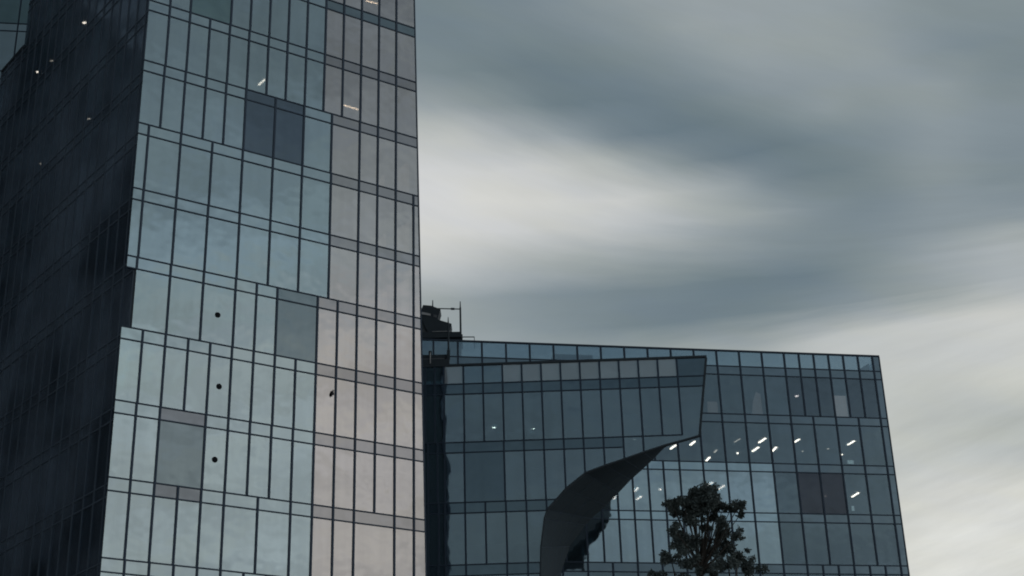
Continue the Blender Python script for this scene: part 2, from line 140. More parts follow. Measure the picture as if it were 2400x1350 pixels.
# fine streaks in the cloud
n3 = noise(cmb2.outputs[0], 2.3, 8, .62)
cmb3 = N('ShaderNodeCombineXYZ')                     # broken cloud on the far side of the sky, seen only mirrored in the glass
Lk(mth('MULTIPLY', az, .11), cmb3.inputs[0]); Lk(mth('MULTIPLY', el, .42), cmb3.inputs[1])
n4 = noise(cmb3.outputs[0], 1.0, 4, .55)
side_ = N('ShaderNodeMapRange'); side_.inputs['From Min'].default_value = 26; side_.inputs['From Max'].default_value = 60; Lk(az, side_.inputs['Value'])
gain = mth('ADD', 1, mth('ADD', mth('MULTIPLY', mth('SUBTRACT', n3, .5), mth('ADD', .17, mth('MULTIPLY', ramp(el, 21, 15), .3))), mth('MULTIPLY', mth('MULTIPLY', mth('SUBTRACT', n4, .5), .8), side_.outputs[0])))
mul = N('ShaderNodeMix'); mul.data_type = 'RGBA'; mul.blend_type = 'MULTIPLY'; mul.inputs[0].default_value = 1
Lk(prev, mul.inputs[6]); Lk(gain, mul.inputs[7])
# cloud colour drifts between blue-grey and green-grey
n5 = noise(cmb.outputs[0], 5.5, 3, .5)
hue = N('ShaderNodeMix'); hue.data_type = 'RGBA'; Lk(ramp(n5, .38, .62), hue.inputs[0])
hue.inputs[6].default_value = (.98, .993, 1.02, 1); hue.inputs[7].default_value = (1.005, 1.006, .985, 1)
mul2 = N('ShaderNodeMix'); mul2.data_type = 'RGBA'; mul2.blend_type = 'MULTIPLY'; mul2.inputs[0].default_value = 1
Lk(mul.outputs[2], mul2.inputs[6]); Lk(hue.outputs[2], mul2.inputs[7]); mul = mul2
skyt = N('ShaderNodeTexSky'); skyt.sky_type = 'NISHITA'; skyt.sun_disc = False
skyt.sun_elevation = R_(SUN_EL); skyt.sun_rotation = R_(SUN_AZ)
bgs = N('ShaderNodeBackground'); Lk(skyt.outputs[0], bgs.inputs[0]); bgs.inputs[1].default_value = .05
bgc = N('ShaderNodeBackground'); Lk(mul.outputs[2], bgc.inputs[0]); bgc.inputs[1].default_value = 1.0
mxs = N('ShaderNodeMixShader'); mxs.inputs[0].default_value = .94
Lk(bgs.outputs[0], mxs.inputs[1]); Lk(bgc.outputs[0], mxs.inputs[2])
wo = N('ShaderNodeOutputWorld'); Lk(mxs.outputs[0], wo.inputs[0])

sun = D.objects.new('sun', D.lights.new('sun', 'SUN')); COL.objects.link(sun)
sun.data.energy = .5; sun.data.angle = R_(20); sun.data.color = (1, .96, .9)
sd_ = Vector((math.sin(R_(SUN_AZ))*math.cos(R_(SUN_EL)), math.cos(R_(SUN_AZ))*math.cos(R_(SUN_EL)), math.sin(R_(SUN_EL))))
sun.rotation_euler = sd_.to_track_quat('Z', 'Y').to_euler()

# ------------------------------------------------------------------ materials
def newmat(name):
    mt = D.materials.new(name); mt.use_nodes = True; mt.node_tree.nodes.clear(); return mt, mt.node_tree
def glass(name, tint, r0, trans, dirt_lift=(.10, .11, .115), dirt_lift_f=.05, rough=.035, var=.10, back=None, streak=.22, patch=0):
    """Coated glass: tinted mirror over a tinted see-through (or, with back, an opaque back-painted) sheet."""
    mt, t = newmat(name); n = t.nodes.new; l = t.links.new
    geo = n('ShaderNodeNewGeometry'); tcn = n('ShaderNodeTexCoord')
    obi = n('ShaderNodeObjectInfo')
    # rain streaks: noise stretched down the facade
    mp = n('ShaderNodeMapping'); mp.inputs['Scale'].default_value = (1.3, 1.3, .12)
    l(geo.outputs['Position'], mp.inputs[0])
    ns = n('ShaderNodeTexNoise'); ns.inputs['Scale'].default_value = 1.4; ns.inputs['Detail'].default_value = 6
    ns.inputs['Roughness'].default_value = .6; l(mp.outputs[0], ns.inputs['Vector'])
    nb = n('ShaderNodeTexNoise'); nb.inputs['Scale'].default_value = .35; nb.inputs['Detail'].default_value = 3
    l(geo.outputs['Position'], nb.inputs['Vector'])
    def M_(op, a, b):
        q = n('ShaderNodeMath'); q.operation = op
        for i, v in enumerate((a, b)):
            if isinstance(v, (int, float)): q.inputs[i].default_value = v
            else: l(v, q.inputs[i])
        return q.outputs[0]
    k = M_('ADD', 1-var/2-streak/2, M_('MULTIPLY', geo.outputs['Random Per Island'], var))
    k = M_('ADD', k, M_('MULTIPLY', ns.outputs['Fac'], streak))
    k = M_('ADD', k, M_('MULTIPLY', M_('SUBTRACT', nb.outputs['Fac'], .5), .15))
    cx = n('ShaderNodeMix'); cx.data_type = 'RGBA'; cx.blend_type = 'MULTIPLY'; cx.inputs[0].default_value = 1
    cx.inputs[6].default_value = (*tint, 1); l(k, cx.inputs[7])
    # slight roller-wave distortion
    nw = n('ShaderNodeTexNoise'); nw.inputs['Scale'].default_value = .55; nw.inputs['Detail'].default_value = 2
    l(geo.outputs['Position'], nw.inputs['Vector'])
    bp = n('ShaderNodeBump'); bp.inputs['Strength'].default_value = .35; bp.inputs['Distance'].default_value = .05
    l(nw.outputs['Fac'], bp.inputs['Height'])
    g = n('ShaderNodeBsdfGlossy'); g.inputs['Roughness'].default_value = rough
    l(cx.outputs[2], g.inputs['Color']); l(bp.outputs[0], g.inputs['Normal'])
    fr = n('ShaderNodeFresnel'); l(M_('ADD', 1.5, M_('MULTIPLY', geo.outputs['Backfacing'], 1/1.5-1.5)), fr.inputs['IOR'])
    fac = M_('ADD', r0, M_('MULTIPLY', fr.outputs[0], 1-r0))
    df = n('ShaderNodeBsdfDiffuse'); df.inputs['Color'].default_value = (*dirt_lift, 1)  # thin dirt, plus a haze-like tone lift painted into the darker panes
    if patch:                                            # large irregular patches dim the diffuse colour
        npn = n('ShaderNodeTexNoise'); npn.inputs['Scale'].default_value = .13; npn.inputs['Detail'].default_value = 4
        l(geo.outputs['Position'], npn.inputs['Vector'])
        pr_ = n('ShaderNodeMapRange'); pr_.inputs['From Min'].default_value = .38; pr_.inputs['From Max'].default_value = .62
        pr_.inputs['To Min'].default_value = 1-patch; l(npn.outputs['Fac'], pr_.inputs['Value'])
        k2 = M_('MULTIPLY', pr_.outputs[0], M_('ADD', .7, M_('MULTIPLY', ns.outputs['Fac'], .6)))
        pc = n('ShaderNodeMix'); pc.data_type = 'RGBA'; pc.blend_type = 'MULTIPLY'; pc.inputs[0].default_value = 1
        pc.inputs[6].default_value = (*dirt_lift, 1); l(k2, pc.inputs[7]); l(pc.outputs[2], df.inputs['Color'])
    if back is None:
        tr = n('ShaderNodeBsdfTransparent'); tr.inputs['Color'].default_value = (*trans, 1)
        m1 = n('ShaderNodeMixShader'); m1.inputs[0].default_value = dirt_lift_f
        l(tr.outputs[0], m1.inputs[1]); l(df.outputs[0], m1.inputs[2]); base = m1.outputs[0]
    else:
        df.inputs['Color'].default_value = (*back, 1); base = df.outputs[0]
    m2 = n('ShaderNodeMixShader'); l(fac, m2.inputs[0]); l(base, m2.inputs[1]); l(g.outputs[0], m2.inputs[2])
    o = n('ShaderNodeOutputMaterial'); l(m2.outputs[0], o.inputs[0])
    return mt
def solid(name, col, rough=.6, metal=0, var=.15, scale=3, emit=None, estr=0, spec=.4):
    mt, t = newmat(name); n = t.nodes.new; l = t.links.new
    b = n('ShaderNodeBsdfPrincipled'); geo = n('ShaderNodeNewGeometry')
    ns = n('ShaderNodeTexNoise'); ns.inputs['Scale'].default_value = scale; ns.inputs['Detail'].default_value = 5
    l(geo.outputs['Position'], ns.inputs['Vector'])
    r = n('ShaderNodeMapRange'); r.inputs['To Min'].default_value = 1-var; r.inputs['To Max'].default_value = 1+var
    l(ns.outputs['Fac'], r.inputs['Value'])
    cx = n('ShaderNodeMix'); cx.data_type = 'RGBA'; cx.blend_type = 'MULTIPLY'; cx.inputs[0].default_value = 1
    cx.inputs[6].default_value = (*col, 1); l(r.outputs[0], cx.inputs[7]); l(cx.outputs[2], b.inputs['Base Color'])
    b.inputs['Roughness'].default_value = rough; b.inputs['Metallic'].default_value = metal; b.inputs['Specular IOR Level'].default_value = spec
    if emit: b.inputs['Emission Color'].default_value = (*emit, 1); b.inputs['Emission Strength'].default_value = estr
    o = n('ShaderNodeOutputMaterial'); l(b.outputs[0], o.inputs[0])
    return mt
MAT = dict(
 teal=glass('teal_coated_glass', (.53, .645, .672), .42, (.40, .42, .43)),
 tealsp=glass('teal_spandrel_glass', (.527, .642, .67), .42, None, back=(.05, .068, .078)),
 warm=glass('warm_grey_coated_glass', (.735, .705, .682), .42, (.40, .38, .35)),
 warmsp=glass('warm_grey_spandrel_glass', (.58, .565, .56), .36, None, back=(.05, .055, .06)),
 dark=glass('dark_grey_glass', (.26, .33, .39), .28, None, back=(.024, .032, .04)),
 green=glass('dark_green_glass', (.33, .46, .47), .36, None, back=(.03, .05, .052)),
 slate=glass('slate_grey_glass', (.30, .375, .40), .38, None, back=(.04, .052, .06)),
 plum=glass('grey_brown_glass', (.31, .345, .375), .38, None, back=(.045, .047, .052)),
 rear=glass('blue_grey_vision_glass', (.475, .64, .74), .27, (.60, .64, .66), dirt_lift=(.10,.14,.17), dirt_lift_f=.16),
 rearsp=glass('blue_grey_spandrel_glass', (.52, .70, .82), .30, None, back=(.028, .042, .054)),
 rearlt=glass('pale_blue_coated_glass', (.60, .79, .89), .60, (.56, .58, .60)),
 rearltsp=glass('pale_blue_spandrel_glass', (.62, .85, .98), .60, None, back=(.05, .068, .08)),
 rearplum=glass('dark_plum_glass', (.30, .35, .42), .22, (.35, .35, .38), dirt_lift=(.09,.10,.13), dirt_lift_f=.2),
 reardk=glass('near_black_glass', (.40, .54, .63), .26, (.40, .42, .46), dirt_lift=(.09,.11,.14), dirt_lift_f=.2),
 parapet=glass('blue_grey_parapet_glass', (.55, .74, .86), .30, (.50, .60, .66), dirt_lift_f=.10),
 prow=glass('blue_grey_vision_glass_lower', (.51, .67, .76), .32, (.50, .62, .66), dirt_lift=(.10,.14,.17), dirt_lift_f=.16),
 prowsp=glass('blue_black_spandrel_glass', (.44, .64, .76), .24, None, back=(.022, .032, .045)),
 side=glass('side_dark_glass', (.60, .80, 1.0), .06, (.75, .78, .8), dirt_lift=(.245, .295, .365), dirt_lift_f=.5, rough=.08, var=.5, streak=.5, patch=.72),  # strong diffuse share is painted haze that lifts the blacks, not grime
 parwhite=glass('frosted_parapet_glass', (.55, .72, .80), .28, (.5, .55, .58), dirt_lift=(.5, .52, .52), dirt_lift_f=.6, var=.2),
 frame=solid('dark_blue_metal_frame', (.036, .055, .082), .6, 0, spec=.2),
 sidebar=solid('side_facade_bar', (.105, .13, .16), .9, spec=.1),
 matte=solid('matte_window_band', (.05, .06, .07), .95, spec=.02),
 black=solid('black_painted_metal', (.05, .062, .072), .9, spec=.1),
 blackp=solid('black_soffit_panel', (.042, .057, .068), .95, spec=.05),
 slab=solid('dark_ceiling', (.16, .17, .175), .8),
 core=solid('interior_wall', (.10, .11, .12), .9),
 roof=solid('roof_membrane', (.08, .085, .09), .9),
 conc=solid('plaza_paving', (.22, .215, .205), .85, 0, .3, .8),
 asph=solid('asphalt', (.05, .05, .052), .9),
 lamp=solid('lit_lamp_diffuser', (.8, .8, .75), .5, emit=(1, .84, .68), estr=11),
 lampdim=solid('dim_lamp_diffuser', (.8, .8, .75), .5, emit=(1, .86, .70), estr=2),
 blind=solid('lit_fabric_blind', (.5, .46, .42), .9, 0, .5, 2.2, emit=(1, .86, .78), estr=.42),
 blinddim=solid('dim_glowing_blind', (.4, .38, .36), .9, 0, .6, 1.6, emit=(1, .86, .8), estr=.17),  # weak emission painted in for room light on the cloth
 blindgrey=solid('grey_fabric_blind', (.42, .42, .43), .9, 0, .4, 1.2),
 curtain=solid('glowing_pale_curtain', (.75, .72, .66), .9, 0, .2, 4, emit=(1, .92, .85), estr=.28),  # emission stands in for light falling on the cloth
 screen=solid('lit_screen', (.3, .4, .4), .5, emit=(.62, .8, .8), estr=.9),
 pale=solid('pale_metal', (.45, .45, .45), .5),
 grey=solid('mid_grey_metal', (.11, .12, .13), .5),
 leaf=solid('dark_leaf', (.10, .12, .115), .8, 0, .4, 6, spec=.1),
 bark=solid('dark_bark', (.04, .034, .028), .9),
 wall=solid('dark_render_wall', (.16, .18, .20), .9),
 disc=solid('black_disc', (.012, .014, .017), .9, spec=.05),
 feather=solid('dark_feather', (.02, .022, .025), .8),
)

# ------------------------------------------------------------------ helpers
def tag(o, label=None, cat=None, group=None, kind=None):
    if label: o['label'] = label
    if cat: o['category'] = cat
    if group: o['group'] = group
    if kind: o['kind'] = kind
    return o
class MB:
    """collects solids and links them as ONE mesh object"""
    def __init__(s): s.v = []; s.f = []; s.mi = []; s.m = []
    def add(s, vs, fs, mat=None):
        b = len(s.v); s.v += [tuple(v) for v in vs]
        if mat is not None and mat not in s.m: s.m.append(mat)
        i = s.m.index(mat) if mat is not None else 0
        for f in fs: s.f.append(tuple(b+k for k in f)); s.mi.append(i)
    def prism(s, ring0, ring1, mat=None):
        n = len(ring0)
        fs = [tuple(range(n-1, -1, -1)), tuple(range(n, 2*n))]
        fs += [(i, (i+1) % n, n+(i+1) % n, n+i) for i in range(n)]
        s.add(list(ring0)+list(ring1), fs, mat)
    def box(s, c, h, mat=None, rz=0):
        ca, sa = math.cos(rz), math.sin(rz); vs = []
        for z in (-1, 1):
            for x, y in ((-1, -1), (1, -1), (1, 1), (-1, 1)):
                px, py = x*h[0], y*h[1]
                vs.append((c[0]+px*ca-py*sa, c[1]+px*sa+py*ca, c[2]+z*h[2]))
        s.prism(vs[:4], vs[4:], mat)
    def tube(s, a, b, r0, r1=None, n=8, mat=None):
        a = Vector(a); b = Vector(b); r1 = r0 if r1 is None else r1
        q = (b-a).to_track_quat('Z', 'Y')
        c = [q @ Vector((math.cos(t*2*math.pi/n), math.sin(t*2*math.pi/n), 0)) for t in range(n)]
        s.prism([a+k*r0 for k in c], [b+k*r1 for k in c], mat)
    def build(s, name, mat=None, parent=None, smooth=False):
        me = D.meshes.new(name); me.from_pydata(s.v, [], s.f)
        bm = bmesh.new(); bm.from_mesh(me); bmesh.ops.recalc_face_normals(bm, faces=bm.faces); bm.to_mesh(me); bm.free()
        if s.m and s.m[0] is not None:
            for k in s.m: me.materials.append(MAT[k] if isinstance(k, str) else k)
            me.polygons.foreach_set('material_index', s.mi)
        else: me.materials.append(MAT[mat] if isinstance(mat, str) else mat)
        if smooth: me.polygons.foreach_set('use_smooth', [True]*len(me.polygons))
        o = D.objects.new(name, me); COL.objects.link(o)
        if parent: o.parent = parent
        return o
def thing(name, label, cat, loc=(0, 0, 0), group=None):
    o = D.objects.new(name, None); COL.objects.link(o); o.empty_display_size = 1
    o.location = (0, 0, 0)
    return tag(o, label, cat, group)
def px(p):
    q = Vector(p)-CAM; w = q.dot(fwd)
    if w <= 0: return (-9e3, -9e3)
    return (1200+FPX*q.dot(XR)/w, 675-FPX*q.dot(UR)/w)
class Face:
    """a vertical facade: u runs along it, z up, d outwards"""
    def __init__(s, o, dr):
        s.o = Vector((o[0], o[1], 0)); s.d = Vector((dr[0], dr[1], 0)).normalized(); s.n = Vector((s.d.y, -s.d.x, 0))
    def p(s, u, z, d=0): return s.o+s.d*u+s.n*d+Vector((0, 0, z))
    def slab(s, mb, poly, d0, d1, mat=None, tilt=0.0):
        """poly: list of (u,z); solid between depths d0 and d1"""
        if tilt:
            us = [q[0] for q in poly]; zs = [q[1] for q in poly]
            uc = (min(us)+max(us))/2; zc = (min(zs)+max(zs))/2
            a = random.uniform(-tilt, tilt); b = random.uniform(-tilt, tilt)
            off = [a*(q[0]-uc)+b*(q[1]-zc) for q in poly]
        else: off = [0]*len(poly)
        mb.prism([s.p(u, z, d0+k) for (u, z), k in zip(poly, off)], [s.p(u, z, d1+k) for (u, z), k in zip(poly, off)], mat)
    def area(s, poly):
        pts = [px(s.p(u, z)) for u, z in poly]
        x0, x1 = min(p[0] for p in pts), max(p[0] for p in pts); y0, y1 = min(p[1] for p in pts), max(p[1] for p in pts)
        x0, x1 = max(x0, 0), min(x1, 2400); y0, y1 = max(y0, 0), min(y1, 1350)
        return max(0, x1-x0)*max(0, y1-y0)
def emit_parts(parent, items, cap=100):
    """items: (area, name, face, poly, d0, d1, mat, tilt, label). The largest in the photo become parts, the rest one stuff part per name."""
    names = []
    for it in items:
        if it[1] not in names: names.append(it[1])
    for nm in names:
        lst = sorted([i for i in items if i[1] == nm], key=lambda i: -i[0])
        vis = [i for i in lst[:cap] if i[0] > 0]; rest = [i for i in lst if i not in vis]
        for a, n, fc, poly, d0, d1, mat, tl, lab in vis:
            mb = MB(); fc.slab(mb, poly, d0, d1, None, tl); o = mb.build(n, mat, parent)
            if lab: o['label'] = lab
        if rest:
            mb = MB()
            for a, n, fc, poly, d0, d1, mat, tl, lab in rest: fc.slab(mb, poly, d0, d1, mat, tl)
            o = mb.build(nm, None, parent); o['kind'] = 'stuff'
def quad(u0, u1, z0, z1): return [(u0, z0), (u1, z0), (u1, z1), (u0, z1)]
# ------------------------------------------------------------------ ground
mb = MB(); mb.box((0, 60, -.25), (400, 400, .25)); tag(mb.build('ground', 'conc'), kind='structure')
mb = MB(); mb.box((0, 8, .002), (400, 6, .002)); tag(mb.build('road', 'asph'), kind='structure')
mb = MB()
for i in range(-60, 61): mb.box((i*6, 8, .006), (1.5, .07, .002))
tag(mb.build('road_marking', 'pale'), kind='structure')
mb = MB(); mb.box((0, 14.15, .065), (400, .15, .065)); tag(mb.build('kerb', 'conc'), kind='structure')

FLOOR = 4.1
TILT = .0028
# ================================================================== TOWER
tower = thing('office_tower', 'tall glass tower at left with teal and warm grey panes and a dark side', 'building')
TF = Face((-20.125, 71.26), (.8313, .5558))
TU7 = 23.437
ROWS = {
 -1:[0.76, 2.01, 4.55, 5.8, 7.05, 8.3, 9.55, 10.81, 12.06, 13.32, 14.57, 15.83],
 0:[0.76, 2.01, 3.26, 4.52, 5.77, 7.03, 8.28, 9.54, 10.8, 12.06, 13.32, 14.57, 15.83],
 1:[0.73, 1.99, 3.25, 4.5, 5.75, 7.65, 9.53, 11.39, 13.3, 14.56, 15.83],
 2:[0.09, 1.98, 3.87, 5.74, 7.64, 9.52, 11.42, 13.3, 14.56, 15.83, 17.08],
 3:[0.08, 1.97, 3.85, 5.75, 7.64, 9.51, 11.43, 13.3, 14.56, 15.83, 17.08],
 4:[0.05, 1.94, 3.84, 5.73, 6.99, 8.25, 10.77, 12.04, 13.3, 14.57, 15.83, 17.08],
 5:[0.67, 1.93, 3.2, 4.45, 5.71, 6.98, 8.25, 9.51, 10.77, 12.03, 13.3, 14.57, 15.83, 17.08],
 6:[0.64, 1.91, 4.44, 5.71, 6.96, 8.22, 9.49, 10.77, 12.03, 13.3, 14.56, 15.83, 17.08],
 7:[0.64, 1.9, 3.16, 4.43, 5.7, 7.6, 9.5, 10.77, 12.03, 13.3, 15.83, 17.08],
}
alt = {8: 5, 9: 6, 10: 3, 11: 5, 12: 7, -2: 0, -3: 1, -4: 0, -5: -1}
for k, v in alt.items(): ROWS[k] = ROWS[v]
WARM = {-5: 10.8, -4: 10.8, -3: 11.39, -2: 10.8, -1: 10.81, 0: 10.8, 1: 11.39, 2: 11.42, 3: 11.43, 4: 10.77, 5: 10.77, 6: 10.77, 7: 10.77, 8: 10.77, 9: 10.77}
def tU(r): return TU7+FLOOR*(7-r)
def tright(z): return 17.13-.01834*(z-58.43)
U0L = -.49
items = []; mull = []; tran = []
MW = .058
for r in sorted(ROWS):
    zt = tU(r); zl = zt-.69; zb = max(tU(r+1), 0)
    if zt < .5: continue
    us = [U0L]+ROWS[r]+[None]
    for i in range(len(us)-1):
        ua, ub = us[i], us[i+1]
        um = (ua+(ub or 17.4))/2
        def q(z0, z1):
            return [(ua, z0), (ub if ub else tright(z0), z0), (ub if ub else tright(z1), z1), (ua, z1)]
        warm = um > WARM.get(r, 10.8)
        vm, sm_ = ('warm', 'warmsp') if warm else ('teal', 'tealsp')
        vl = sl = None
        if r == -1 and 2.01 <= ua < 4: vm = 'green'; vl = 'wide dark green pane'
        if r == 1 and 5.7 <= ua < 9: vm = sm_ = 'dark'; vl = sl = 'dark slate pane'
        if r == 4 and 8.2 <= ua < 10: vm = 'slate'; sm_ = 'slate'; vl = 'wide slate grey pane'
        if r == 6 and 1.9 <= ua < 4: vm = 'slate'; sm_ = 'plum'; vl = 'wide grey pane'
        if r == 7 and 1.8 <= ua < 4: sm_ = 'plum'
        if r == -1 and warm: sm_ = 'slate'
        if zl > zb:
            pl = q(zb, zl)
            if not (r == 4 and i == 0):
                items.append((TF.area(pl), 'window_pane', TF, pl, -.03, 0, vm, TILT, vl))
        pl = q(max(zl, 0), zt)
        items.append((TF.area(pl), 'spandrel_panel', TF, pl, -.03, 0, sm_, TILT, sl))
        if ub:
            top = zt
            if r == 4 and i == 0: pm = quad(ub-MW, ub+MW, zl-.02, top)
            else: pm = quad(ub-MW, ub+MW, zb, top)
            mull.append((TF.area(pm), 'mullion', TF, pm, -.14, .055, 'frame', 0, None))
    for z in (zt, zl):
        if z < .3: continue
        ul = U0L if not (r == 4 and z == zl) else U0L
        pt = quad(ul, tright(z), z-.034, z+.034)
        tran.append((TF.area(pt), 'transom', TF, pt, -.10, .04, 'frame', 0, None))
emit_parts(tower, items); emit_parts(tower, mull); emit_parts(tower, tran)
# right edge trim and the dark return wall behind it
ZT = tU(-5)+.0
mb = MB(); TF.slab(mb, [(tright(0), 0), (tright(0)+.08, 0), (tright(ZT)+.08, ZT), (tright(ZT), ZT)], -.3, .03); mb.build('edge_trim', 'frame', tower)
SD = Vector((-.63608, .77162, 0)); A0 = TF.p(-.02, 0, -.03)
def tpt(u, s, z):   # footprint coordinates: u along the front, s along the dark side
    return TF.p(u, z, -.05)+SD*s
mb = MB(); mb.prism([tpt(tright(0)-.35, .1, 0), tpt(tright(0)-.05, .1, 0), tpt(tright(0)-.05, 26, 0), tpt(tright(0)-.35, 26, 0)],
                    [tpt(tright(ZT)-.35, .1, ZT), tpt(tright(ZT)-.05, .1, ZT), tpt(tright(ZT)-.05, 26, ZT), tpt(tright(ZT)-.35, 26, ZT)])
mb.build('end_wall', 'blackp', tower)
mb = MB()
mb.prism([tpt(.1, 25.9, 0), tpt(17.2, 25.7, 0), tpt(17.2, 26.0, 0), tpt(.1, 26.2, 0)], [tpt(.1, 25.9, 60.8), tpt(17.2, 25.7, 60.8), tpt(17.2, 26.0, 60.8), tpt(.1, 26.2, 60.8)])
mb.prism([tpt(.1, 21.9, 60.8), tpt(16.8, 21.9, 60.8), tpt(16.8, 22.1, 60.8), tpt(.1, 22.1, 60.8)], [tpt(.1, 21.9, ZT), tpt(16.8, 21.9, ZT), tpt(16.8, 22.1, ZT), tpt(.1, 22.1, ZT)])
mb.build('back_wall', 'blackp', tower)
# floors: slab edges right behind the spandrels, ceilings seen through the glass
for r in range(-5, 13):
    zt = tU(r); zl = zt-.69
    if zl < 1: continue
    smax = 26 if zt < 60.8 else 21.8
    zz = (zl+.01, zt-.06)
    def ring(z): return [tpt(.25, .25, z), tpt(tright(z)-.4, .25, z), tpt(tright(z)-.4, smax-.3, z), tpt(.25, smax-.3, z)]
    mb = MB(); mb.prism(ring(zz[0]), ring(zz[1])); mb.build('floor_slab', 'slab', tower)
mb = MB(); mb.prism([tpt(5.5, 9, 0), tpt(15.5, 9, 0), tpt(15.5, 18, 0), tpt(5.5, 18, 0)], [tpt(5.5, 9, ZT), tpt(15.5, 9, ZT), tpt(15.5, 18, ZT), tpt(5.5, 18, ZT)])
mb.build('core_wall', 'core', tower)
mb = MB(); mb.prism([tpt(-.3, 0, 60.55), tpt(17, 0, 60.55), tpt(17, 26.3, 60.55), tpt(-.3, 26.3, 60.55)], [tpt(.2, 22.2, 60.85), tpt(17, 22.2, 60.85), tpt(17, 26.3, 60.85), tpt(.2, 26.3, 60.85)])
mb = MB(); mb.prism([tpt(.12, 22.12, 60.4), tpt(16.9, 22.12, 60.4), tpt(16.9, 26.3, 60.4), tpt(.12, 26.3, 60.4)], [tpt(.12, 22.12, 60.85), tpt(16.9, 22.12, 60.85), tpt(16.9, 26.3, 60.85), tpt(.12, 26.3, 60.85)])
mb.build('terrace_roof', 'roof', tower)
mb = MB(); mb.prism([tpt(.1, .1, ZT), tpt(16.8, .1, ZT), tpt(16.8, 22, ZT), tpt(.1, 22, ZT)], [tpt(.1, .1, ZT+.3), tpt(16.8, .1, ZT+.3), tpt(16.8, 22, ZT+.3), tpt(.1, 22, ZT+.3)])
mb.build('roof', 'roof', tower)
# dark side facade (normal to the left): bands of dark glass, slim mullions, floor lines
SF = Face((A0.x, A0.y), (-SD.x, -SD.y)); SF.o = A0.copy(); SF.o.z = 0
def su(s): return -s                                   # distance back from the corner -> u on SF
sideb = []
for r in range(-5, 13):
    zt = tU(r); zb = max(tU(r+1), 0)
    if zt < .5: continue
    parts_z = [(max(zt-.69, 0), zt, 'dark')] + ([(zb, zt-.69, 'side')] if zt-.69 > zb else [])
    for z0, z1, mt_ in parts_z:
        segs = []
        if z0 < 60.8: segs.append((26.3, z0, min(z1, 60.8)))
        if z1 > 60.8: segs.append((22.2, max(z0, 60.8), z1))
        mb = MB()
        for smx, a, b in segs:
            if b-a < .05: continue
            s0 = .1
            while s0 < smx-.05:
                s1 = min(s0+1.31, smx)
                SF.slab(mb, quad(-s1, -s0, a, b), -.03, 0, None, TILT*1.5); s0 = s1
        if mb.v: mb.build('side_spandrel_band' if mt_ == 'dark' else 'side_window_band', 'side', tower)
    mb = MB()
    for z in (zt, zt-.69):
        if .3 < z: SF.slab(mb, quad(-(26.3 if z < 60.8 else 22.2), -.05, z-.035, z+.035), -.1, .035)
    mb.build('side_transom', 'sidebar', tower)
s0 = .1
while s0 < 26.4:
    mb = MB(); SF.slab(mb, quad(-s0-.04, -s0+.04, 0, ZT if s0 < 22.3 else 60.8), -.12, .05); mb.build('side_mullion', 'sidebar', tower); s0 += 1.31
mb = MB(); SF.slab(mb, quad(-26.38, -22.2, 60.74, 60.98), -.2, .06); mb.build('roof_cap', 'black', tower)
# the dark corner fins behind the glass overhang
mb = MB(); mb.prism([TF.p(-.03, 0, -.05), TF.p(.03, 0, -.05), TF.p(.03, 0, -.3), TF.p(-.03, 0, -.3)], [TF.p(-.03, ZT, -.05), TF.p(.03, ZT, -.05), TF.p(.03, ZT, -.3), TF.p(-.03, ZT, -.3)])
mb.build('corner_post', 'black', tower)
def lamp(parent, a, b, z, w=.13, mat='lamp', nm='ceiling_light'):
    a = Vector((a[0], a[1], z)); b = Vector((b[0], b[1], z)); mid = (a+b)/2; L = max((b-a).length, w)
    dr = (b-a).normalized() if (b-a).length > .01 else Vector((1, 0, 0)); pr = Vector((-dr.y, dr.x, 0))
    ring = []
    w *= .84; n = 10; hl = max(L/2-w/2, 0)
    for k in range(n):
        t = 2*math.pi*k/n; c, s = math.cos(t), math.sin(t)
        ring.append(mid+dr*((hl if c > 0 else -hl)+c*w/2)+pr*(s*w/2))
    mb = MB(); mb.prism([p-Vector((0, 0, .05)) for p in ring], [p+Vector((0, 0, -.008)) for p in ring]); return mb.build(nm, mat, parent)
zc0 = tU(0)-.69; zc2 = tU(-2)-.69
lamp(tower, (-15.62, 79.47), (-15.09, 78.78), zc0, .16)
lamp(tower, (-10.55, 82.21), (-9.66, 82.8), zc0, .12)
lamp(tower, (-9.24, 82.39), (-8.45, 82.78), zc2, .12)
lamp(tower, (-7.01, 85.34), (-6.7, 85.46), zc2, .1)
for a, z, d in (((-28.75, 83.95), 59.645, 0), ((-33.75, 89.9), 59.645, 0), ((-32.35, 88.5), 59.645, 1), ((-27.5, 82.95), 51.44, 1), ((-32.3, 88.7), 51.44, 1)):
    lamp(tower, a, (a[0]+.3, a[1]-.05), z, .13 if d else .2, 'lampdim' if d else 'lamp')
# pale curtains inside the right-end warm panes, with a painted-in glow for daylight
for zb_, zt_, ul, uh, um_ in ((44.2, 46.3, 16.2, 17.0, 16.7), (43.97, 45.0, 14.72, 15.25, 15.15), (39.87, 42.2, 16.1, 17.0, 16.9), (39.87, 41.0, 14.8, 15.4, 15.3), (35.77, 38.4, 16.1, 17.0, 16.9), (35.77, 37.2, 14.7, 15.5, 15.4)):
    mb = MB(); TF.slab(mb, [(ul, zb_), (uh, zb_), (uh, zt_-.1), (um_, zt_), (ul, zt_-.7)], -.42, -.38); mb.build('curtain', 'curtain', tower)
# three round black discs on the glass
for u, z in ((4.77, 33.34), (5.08, 29.23), (5.07, 25.14)):
    mb = MB(); n = 20
    mb.prism([TF.p(u+.165*math.cos(t*2*math.pi/n), z+.165*math.sin(t*2*math.pi/n), .004) for t in range(n)],
             [TF.p(u+.155*math.cos(t*2*math.pi/n), z+.155*math.sin(t*2*math.pi/n), .03) for t in range(n)])
    mb.build('round_vent', 'disc', tower)
